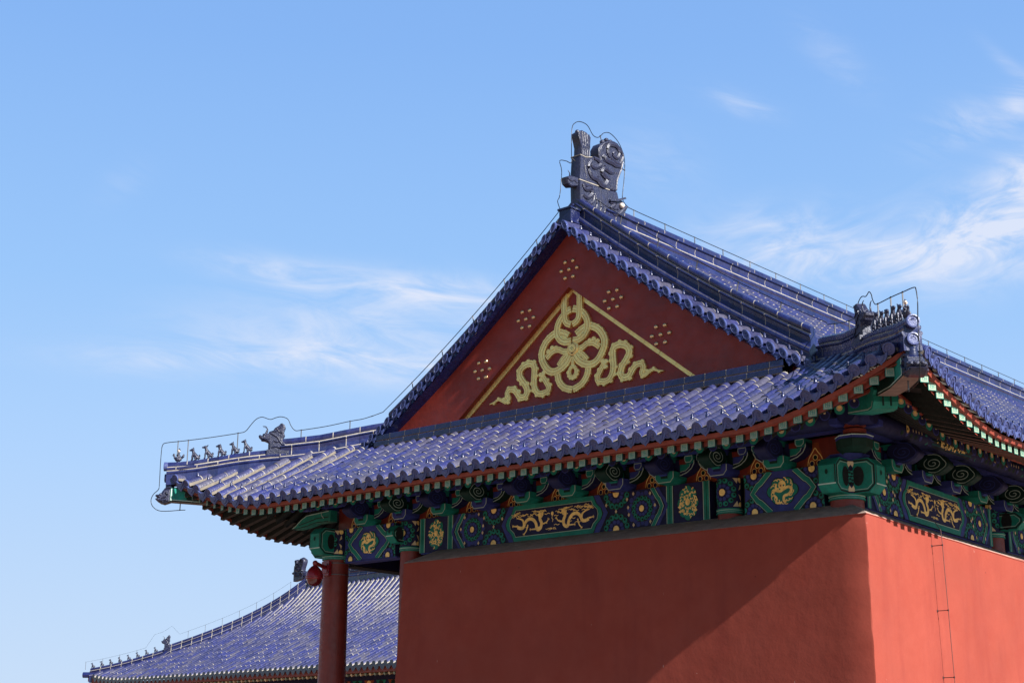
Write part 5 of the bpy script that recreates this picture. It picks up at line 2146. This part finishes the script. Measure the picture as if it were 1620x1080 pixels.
RIDER = rider_mesh()
FIG_T = [1.49, 1.36, 1.225, 1.09, 0.965]
NTH = ['foremost small seated beast statue, right behind the bird rider', 'second small seated beast statue behind the bird rider',
       'middle one of five small seated beast statues', 'fourth small seated beast statue behind the bird rider', 'rearmost small seated beast statue, nearest the horned beast']


def place_statues(cx, sx, which, sky):
    rz = math.atan2(-1, sx)
    for i, t in enumerate(FIG_T):
        o = bpy.data.objects.new('seated_beast_statue', FIG[(0, 1, 2, 0, 3)[i]])
        C.objects.link(o)
        o.location = hip_pt(cx, sx, t, interp(FRONT_TOP, t) - 0.006)
        o.rotation_euler = (0, 0, rz + 0.12 * math.sin(i * 2.1 + sx))
        s = 1.08 + 0.05 * math.sin(i * 1.7)
        o.scale = (s, s, s)
        tag(o, NTH[i] + ' on the ' + which + ' hip ridge', 'roof statue', 'small seated beast statues on the hip ridges')
    root = bpy.data.objects.new('bird_rider_statue', RIDER)
    C.objects.link(root)
    root.location = hip_pt(cx, sx, 1.655, interp(FRONT_TOP, 1.655) - 0.005)
    root.rotation_euler = (0, 0, rz)
    tag(root, 'pale faced bird rider statue at the tip of the ' + which + ' hip ridge', 'roof statue')
    h = MB()
    h.ball((0, 0, 0), (0.019, 0.018, 0.023), CHALK, 10, 8)
    h.ball((-0.006, 0, 0.014), (0.017, 0.018, 0.014), STATUE, 8, 6)
    h.ball((-0.006, 0, 0.032), (0.008, 0.008, 0.008), STATUE, 8, 6)
    h.ball((0.019, 0, -0.002), (0.005, 0.004, 0.006), CHALK, 6, 5)
    for sg in (-1, 1):
        h.ball((0.0165, sg * 0.007, 0.004), 0.003, BLACK, 6, 5)
        h.ball((0.0, sg * 0.018, 0.0), (0.004, 0.003, 0.006), CHALK, 6, 5)
    h.ball((0.0175, 0, -0.010), (0.003, 0.006, 0.002), CCTVRED, 6, 5)
    o = h.build('rider_head', root, smooth=60)
    o.location = (-0.009, 0, 0.172)


place_statues(XL, -1, 'left', True)
place_statues(0.0, 1, 'right', False)


# ------------------------------------------------------------------ lightning conductors
def conductor(name, pts, posts, label, rad=0.0055, group='lightning conductor wires on the roof'):
    mb = MB()
    mb.tube(pts, rad, WIREM, 6)
    o = mb.build(name, None, smooth=60, origin=tuple(pts[0]))
    tag(o, label, 'lightning conductor', group)
    for a, b in posts:
        p = MB()
        a, b = Vector(a), Vector(b)
        p.tube([a, a.lerp(b, 0.96), b], 0.0075, POSTM, 6)
        p.ball(b, 0.011, WIREM, 6, 5)
        p.build('post', o, smooth=60, origin=None)
    return o


WL = [(1.545,0.691),(1.60,0.686),(1.785,0.668),(1.868,0.722),(1.897,0.814),(1.877,0.908),(1.830,0.979),(1.824,1.06),(1.827,1.30),(1.827,1.518),(1.820,1.625),(1.785,1.665),(1.607,1.700),(1.333,1.760),(1.058,1.831),(0.985,1.862),(0.939,1.945),(0.885,2.04),(0.821,2.080),(0.737,2.047),(0.680,2.075),(0.623,2.091),(0.556,2.058),(0.520,1.96),(0.476,1.892),(0.411,1.897),(0.157,1.962),(-0.089,2.047)]
WLx = WL + [(-0.22,2.085),(-0.33,2.14)]
WR = [(1.545,0.70),(1.785,0.70),(1.85,0.80),(1.875,1.0),(1.872,1.23),(1.896,1.45),(1.88,1.58),(1.84,1.622),(1.631,1.673),(1.337,1.741),(1.06,1.797),(0.973,1.827),(0.92,1.90),(0.898,1.964),(0.848,2.015),(0.80,2.005),(0.75,2.004),(0.70,2.03),(0.639,2.044),(0.57,2.02),(0.532,1.97),(0.48,1.90),(0.40,1.90),(0.157,1.965),(-0.089,2.050),(-0.28,2.12)]
for cx, sx, Wp, lab in ((XL, -1, WLx, 'thin dark lightning wire on posts, looping over the statues of the left hip ridge'),
                        (0.0, 1, WR, 'thin dark lightning wire on posts, looping over the statues of the right hip ridge')):
    S = spline([(a, 0.0, b) for a, b in Wp], 4)
    pts = [hip_pt(cx, sx, p.x, p.z) for p in S]
    posts = []
    for t, zt in ((1.663, 1.69), (1.56, 1.71), (1.058, 1.833), (0.411, 1.897), (-0.089, 2.047)) if sx < 0 else ((1.60, 1.68), (1.337, 1.741), (1.04, 1.80), (0.30, 1.92), (-0.1, 2.05)):
        zb = interp(FRONT_TOP if t > 0.6 else REAR_TOP, t) - 0.02
        posts.append((hip_pt(cx, sx, t, zb), hip_pt(cx, sx, t, zt)))
    posts.append((hip_pt(cx, sx, 1.60, 0.80), hip_pt(cx, sx, 1.60, 0.69)))
    conductor('lightning_conductor', pts, posts, lab)

for sx, lab in ((-1, 'straight lightning wire on short posts above the left slope of the gable'), (1, 'sagging lightning wire on short posts above the right slope of the gable')):
    pts, posts = [], []
    N = 24
    for k in range(N + 1):
        r = 0.30 + (3.86 - 0.30) * k / N
        pts.append(Vector((XM + sx * r, YR, z_main(r) + 0.35 + 0.125)))
    if sx > 0:
        pts = pts[:-1] + [hip_pt(0, 1, -0.30, 2.12)]
    else:
        pts = pts[:-1] + [hip_pt(XL, -1, -0.30, 2.12)]
    for k in range(3, N - 1, 4):
        r = 0.30 + (3.86 - 0.30) * k / N
        nx, nz = 0.55, 0.83
        posts.append((Vector((XM + sx * (r - 0.03), YR, z_main(r) + 0.35)), pts[k]))
    conductor('lightning_conductor', pts, posts, lab)
# along the main ridge, then over the ridge ornament
pts = [Vector((XM, 1.60, 4.845))] + [Vector((XM, 1.9 + 0.75 * k, 4.84)) for k in range(22)]
posts = [(Vector((XM, y, 4.73)), Vector((XM, y, 4.84))) for y in [1.72 + 0.757 * k for k in range(21)]]
conductor('lightning_conductor', pts, posts, 'long thin lightning wire on small posts running along the top of the main ridge')
CW = [(0.05,4.55),(0.08,4.70),(0.10,4.95),(0.06,5.08),(0.20,5.12),(0.308,5.13),(0.312,5.30),(0.324,5.635),(0.398,5.749),(0.517,5.803),(0.667,5.798),(0.786,5.696),(0.892,5.690),(0.97,5.746),(1.047,5.812),(1.187,5.848),(1.374,5.774),(1.498,5.607),(1.516,5.427),(1.490,5.20),(1.462,5.04),(1.454,4.95),(1.500,4.885),(1.60,4.845)]
S = spline([(-0.30, 0.45, 4.53), (-0.17, 0.22, 4.58)] + [(0.0, a, b) for a, b in CW], 4)
conductor('lightning_conductor', [Vector((XM + p.x, p.y, p.z)) for p in S],
          [(Vector((XM, 0.385, 5.18)), Vector((XM, 0.312, 5.20))), (Vector((XM, 1.0, 5.62)), Vector((XM, 0.955, 5.735))), (Vector((XM, 1.38, 5.40)), Vector((XM, 1.512, 5.39)))],
          'thin lightning wire curling around the carved ornament at the peak of the gable')

# cable standing off the sunlit wall on clips
mb = MB()
xw = 0.60
cab = [Vector((0.30, 0.90, -0.08)), Vector((0.42, 0.935, -0.10)), Vector((0.54, 0.965, -0.16)), Vector((xw - 0.005, 0.98, -0.26)), Vector((xw, 0.985, -0.40))] + [Vector((xw + 0.012 * (k + 1) * 0.33, 0.985 + 0.045 * (k + 1) * 0.33 * 0.6, -0.40 - 0.33 * (k + 1))) for k in range(10)]
mb.tube(cab, 0.0035, CABLEM, 8)
o = mb.build('wall_cable', None, smooth=60, origin=tuple(cab[4]))
tag(o, 'thin dark cable on stand-off clips running down the sunlit red wall', 'cable')
for z in (-0.42, -1.13, -1.845, -2.56, -3.27):
    c = MB()
    y = 0.985 + 0.045 * 0.6 * (-z - 0.40)
    xx = xw + 0.012 * (-z - 0.40)
    c.box((xx - 0.065, y, z), (0.13, 0.007, 0.008), CABLEM)
    c.box((xx, y, z), (0.014, 0.014, 0.018), CABLEM)
    c.box((xx - 0.13, y, z), (0.012, 0.026, 0.026), CABLEM)
    c.build('clip', o, smooth=0)


# ------------------------------------------------------------------ camera on the left column
def build_cctv():
    root = thing('security_camera', (-8.226, -0.26, -0.15), 'red dome security camera strapped to the round column at the left corner', 'security camera')
    p = MB()
    p.box((-8.20, -0.202, -0.135), (0.15, 0.05, 0.20), CCTVRED)
    p.box((-8.20, -0.233, -0.135), (0.10, 0.02, 0.14), CCTVRED)
    for z in (-0.19, -0.08):
        for x in (-8.265, -8.135):
            p.ball((x, -0.229, z), 0.010, POSTM, 6, 5)
    p.build('mounting_plate', root, smooth=0)
    a = MB()
    a.tube([(-8.20, -0.22, -0.125), (-8.16, -0.36, -0.105), (-8.11, -0.46, -0.10), (-8.075, -0.52, -0.105), (-8.075, -0.53, -0.16)], [0.030, 0.028, 0.028, 0.030, 0.034], CCTVRED, 12)
    a.ball((-8.075, -0.525, -0.10), 0.04, CCTVRED, 12, 8)
    a.build('arm', root, smooth=50)
    h = MB()
    c = (-8.075, -0.53)
    prof = [(0.02, -0.135), (0.045, -0.145), (0.075, -0.175), (0.105, -0.215), (0.118, -0.255), (0.122, -0.285), (0.118, -0.292), (0.124, -0.298), (0.124, -0.312), (0.112, -0.318), (0.108, -0.33)]
    N = 24
    h.grid([[(c[0] + r * math.cos(2 * math.pi * k / N), c[1] + r * math.sin(2 * math.pi * k / N), z) for k in range(N)] for r, z in prof], CCTVRED, True)
    h.build('housing', root, smooth=35)
    d = MB()
    prof = [(0.106, -0.328), (0.104, -0.345), (0.092, -0.375), (0.068, -0.402), (0.036, -0.418), (0.003, -0.424)]
    d.grid([[(c[0] + r * math.cos(2 * math.pi * k / N), c[1] + r * math.sin(2 * math.pi * k / N), z) for k in range(N)] for r, z in prof], GLASS, True)
    d.build('dome_window', root, smooth=60)
    for z in (-0.055, -0.215):
        s = MB()
        rr = 0.190
        s.grid([[(-8.226 + (rr + e) * math.cos(2 * math.pi * k / 40), (rr + e) * math.sin(2 * math.pi * k / 40), z + dz) for k in range(40)] for e, dz in ((-0.01, -0.006), (0.004, -0.005), (0.004, 0.005), (-0.01, 0.006))], POSTM, True)
        s.build('strap', root, smooth=30)


build_cctv()


# ------------------------------------------------------------------ the second hall beyond the porch
def build_far_hall():
    ang = R(-5.0)
    O = Vector((-44.53, 20.0, 0.0))
    ex, ey = Vector((math.cos(ang), math.sin(ang), 0)), Vector((-math.sin(ang), math.cos(ang), 0))

    def Wp(s, q, z):
        return O + ex * s + ey * q + Vector((0, 0, z))
    root = thing('far_hall', tuple(Wp(17, 6, -4.6)), 'distant temple hall with blue tiled hip roof seen behind the left column', 'temple')
    LEN, DEP = 36.0, 6.0
    zm = 0.17

    def clift(u):
        return 0.028 * max(0.0, u) ** 2

    def z_at(u, q):
        # u: how close to the corner (3 - distance along the eave)
        return zm + 0.4845 * q + 0.000119 * q ** 5 + clift(u) * max(0.0, 1 - q / 4.0)
    mb = MB()
    pitch = 0.29
    n = int(LEN / pitch)
    for i in range(n):
        s0 = 0.12 + pitch * i
        qb = min(DEP, s0 - 0.05, LEN - s0)
        if qb < 0.1:
            continue
        u = 3.0 - s0

        def fn(q, s, up, s0=s0, u=u):
            return Wp(s0 + s, q, z_at(u, q) + up)
        tile_row(mb, fn, 0.0, qb, rad=0.082, L=0.36, n=4, full=False, bed=0.06, jw=0.016, skirt=True, jit=0.005, bm=MORTAR)
        fm = (lambda q, s, up, s0=s0 + pitch / 2, u=u - pitch / 2: Wp(s0 + s, q, z_at(u, q) + up))
        pans(mb, fm, 0.0, max(0.1, qb), pitch / 2, 0.07, 0.6)
        c = [2 * math.pi * k / 8 for k in range(8)]
        mb.face([fn(-0.01, 0.09 * math.cos(t), 0.09 * math.sin(t)) for t in c], RIDGE, 0.2)
        mb.face([fm(-0.012, a * 1.5, b * 1.5 - 0.05) for a, b in DRIP[:11]], RIDGE, 0.2)
    mb.build('roof_slope', root, smooth=50)
    ls = MB()
    for k in range(14):
        q0, q1 = DEP * k / 14, DEP * (k + 1) / 14
        ls.face([Wp(q0, q0, z_at(3 - q0, q0)), Wp(q1, q1, z_at(3 - q1, q1)), Wp(q1, 2 * DEP - q1, z_at(3 - q1, q1)), Wp(q0, 2 * DEP - q0, z_at(3 - q0, q0))], TILE, 0.4)
        ls.face([Wp(q0, 2 * DEP - q0, z_at(3 - q0, q0)), Wp(q1, 2 * DEP - q1, z_at(3 - q1, q1)), Wp(LEN - q1, 2 * DEP - q1, z_at(0, q1)), Wp(LEN - q0, 2 * DEP - q0, z_at(0, q0))], TILE, 0.4)
        ls.face([Wp(LEN - q0, q0, z_at(0, q0)), Wp(LEN - q1, q1, z_at(0, q1)), Wp(LEN - q1, 2 * DEP - q1, z_at(0, q1)), Wp(LEN - q0, 2 * DEP - q0, z_at(0, q0))], TILE, 0.4)
    ls.build('roof_slope', root, smooth=50)
    # hip ridge
    P, mm = ridge_profile(0, 0.14, -0.55)
    h = MB()
    pts = []
    for k in range(31):
        q = 0.05 + 5.95 * k / 30
        pts.append(Wp(q, q, z_at(3 - q, q) + (0.24 if q < 2.1 else 0.36)))
    sweep(h, pts[:11], P, mm, 0.42, MORTAR, jw=0.03)
    sweep(h, pts[10:], P, mm, 0.42, MORTAR, jw=0.03)
    h.tube([Wp(-0.15, -0.15, 0.42), Wp(0.5, 0.5, 0.42)], 0.11, RIDGE, 8)
    h.build('hip_ridge', root, smooth=40)
    m = MB()
    sweep(m, [Wp(5.75, 6.0, 4.40), Wp(LEN - 6, 6.0, 4.40)], P, mm, 0.6, MORTAR, jw=0.03)
    m.build('main_ridge', root, smooth=40)
    e = MB()
    rows = []
    r2, r3 = [], []
    for k in range(73):
        s = -0.1 + LEN * k / 72
        L = clift(3.0 - s)
        rows.append([Wp(s, q, z + L) for q, z in ((0.05, zm - 0.10), (0.05, zm - 0.26), (0.16, zm - 0.27))])
    e.grid(rows, REDEAVE)
    e.build('eave_board', root, smooth=0)
    rf = MB()
    k = 0
    s = 0.1
    while s < LEN - 0.2:
        L = clift(3.0 - s)
        a, b = Wp(s, 0.12, zm - 0.315 + L), Wp(s, 1.0, zm - 0.05 + L)
        rf.tube([a, b], 0.055, RAFTEND if k % 2 else CREAM, 4)
        s += 0.235
        k += 1
    tag(rf.build('rafter', root, smooth=0), kind='stuff')
    sf = MB()
    sf.face([Wp(0.9, 0.9, zm - 0.1), Wp(LEN - 0.9, 0.9, zm - 0.1), Wp(LEN - 2, 2.2, zm + 0.1), Wp(2, 2.2, zm + 0.1)], SOFFIT)
    sf.face([Wp(0.12, 0.12, zm - 0.20), Wp(LEN, 0.12, zm - 0.20), Wp(LEN - 0.9, 0.9, zm - 0.10), Wp(0.9, 0.9, zm - 0.10)], SOFFIT)
    sf.face([Wp(0.12, 0.12, zm - 0.20), Wp(0.9, 0.9, zm - 0.10), Wp(0.9, 11.1, zm - 0.1), Wp(0.12, 11.9, zm - 0.2)], SOFFIT)
    sf.build('soffit_board', root, smooth=0)
    fr = MB()
    fr.box(tuple(Wp(LEN / 2, 1.9, -0.55)), (LEN - 4.0, 0.3, 1.2), BLUED, Matrix.Rotation(ang, 3, 'Z'))
    pt = Paint(fr, lambda p, q, hh: Wp(p, 1.75 - hh, q), None, 0.006, 0.01)
    rg = random.Random(3)
    s = 2.4
    k = 0
    while s < LEN - 2.4:
        pt.poly([(s - .26, -0.2), (s - .12, -.42), (s + .12, -.42), (s + .26, -.2)], ORANGE if k % 2 else GREEN, 0)
        pt.disc((s, -0.32), 0.13, 0.12, GOLDP if k % 3 == 0 else GREEND, 1, 8)
        pt.disc((s + 0.2, -0.72), 0.17, 0.17, GREEN if k % 2 else BLUE, 0, 10)
        pt.disc((s + 0.2, -0.72), 0.07, 0.07, GOLDP, 1, 8)
        s += 0.62
        k += 1
    fr.build('painted_beam', root, smooth=0)
    w = MB()
    M = Matrix.Rotation(ang, 3, 'Z')
    w.box(tuple(Wp(LEN / 2, 6.0, -2.9)), (LEN - 4.2, 8.0, 3.5), REDWALL, M)
    w.build('wall', root, smooth=0)
    # ridge ornament and statues of the far hall: the same shapes, seen small
    sc = 0.64

    def fch(y, z, x):
        return Wp(5.42 + (y - 0.9) * sc, 6.0 + x * 1.2, 4.42 + (z - 4.72) * sc)
    build_chiwen(tuple(Wp(5.75, 6.0, 4.2)), 'distant dragon ornament on the ridge end of the far hall, behind the red camera', fch)

    def fbb(t, z, s):
        k = 1.25
        q = 2.15 - (t - 0.64) * k * 0.7071
        return Wp(q, q, z_at(0.9, 2.1) + 0.24 + (z - 1.56) * k) + Vector((-s, s, 0)) * 0.9
    build_big_beast(0, 1, 'distant horned beast statue on the hip ridge of the far hall', fn=fbb, loc=tuple(Wp(2.15, 2.15, z_at(0.9, 2.1) + 0.24)))
    names = ['first', 'second', 'third', 'fourth', 'fifth', 'sixth', 'seventh', 'eighth']
    for k in range(8):
        q = 0.10 + 0.245 * k
        o = bpy.data.objects.new('seated_beast_statue', FIG[k % 4])
        C.objects.link(o)
        o.location = Wp(q, q, z_at(3 - q, q) + 0.235)
        o.rotation_euler = (0, 0, math.atan2(-1, -1) + ang)
        o.scale = (1.15, 1.15, 1.15)
        tag(o, 'tiny distant beast statue on the far hall hip ridge, %s from the roof corner' % names[k], 'roof statue', 'tiny statues on the far hall hip ridge')
    pts, posts = [], []
    for k in range(25):
        q = -0.1 + 5.6 * k / 24
        zz = z_at(3 - q, q) + (0.24 if q < 2.1 else 0.36) + 0.28
        if 1.75 < q < 2.4:
            zz += 0.42
        pts.append(Wp(q, q, zz))
        if k % 2 == 0 and not 1.6 < q < 2.6:
            posts.append((Wp(q, q, zz - 0.3), Wp(q, q, zz)))
    conductor('lightning_conductor', pts, posts, 'faint lightning wire above the hip ridge of the distant hall', rad=0.0035)


build_far_hall()
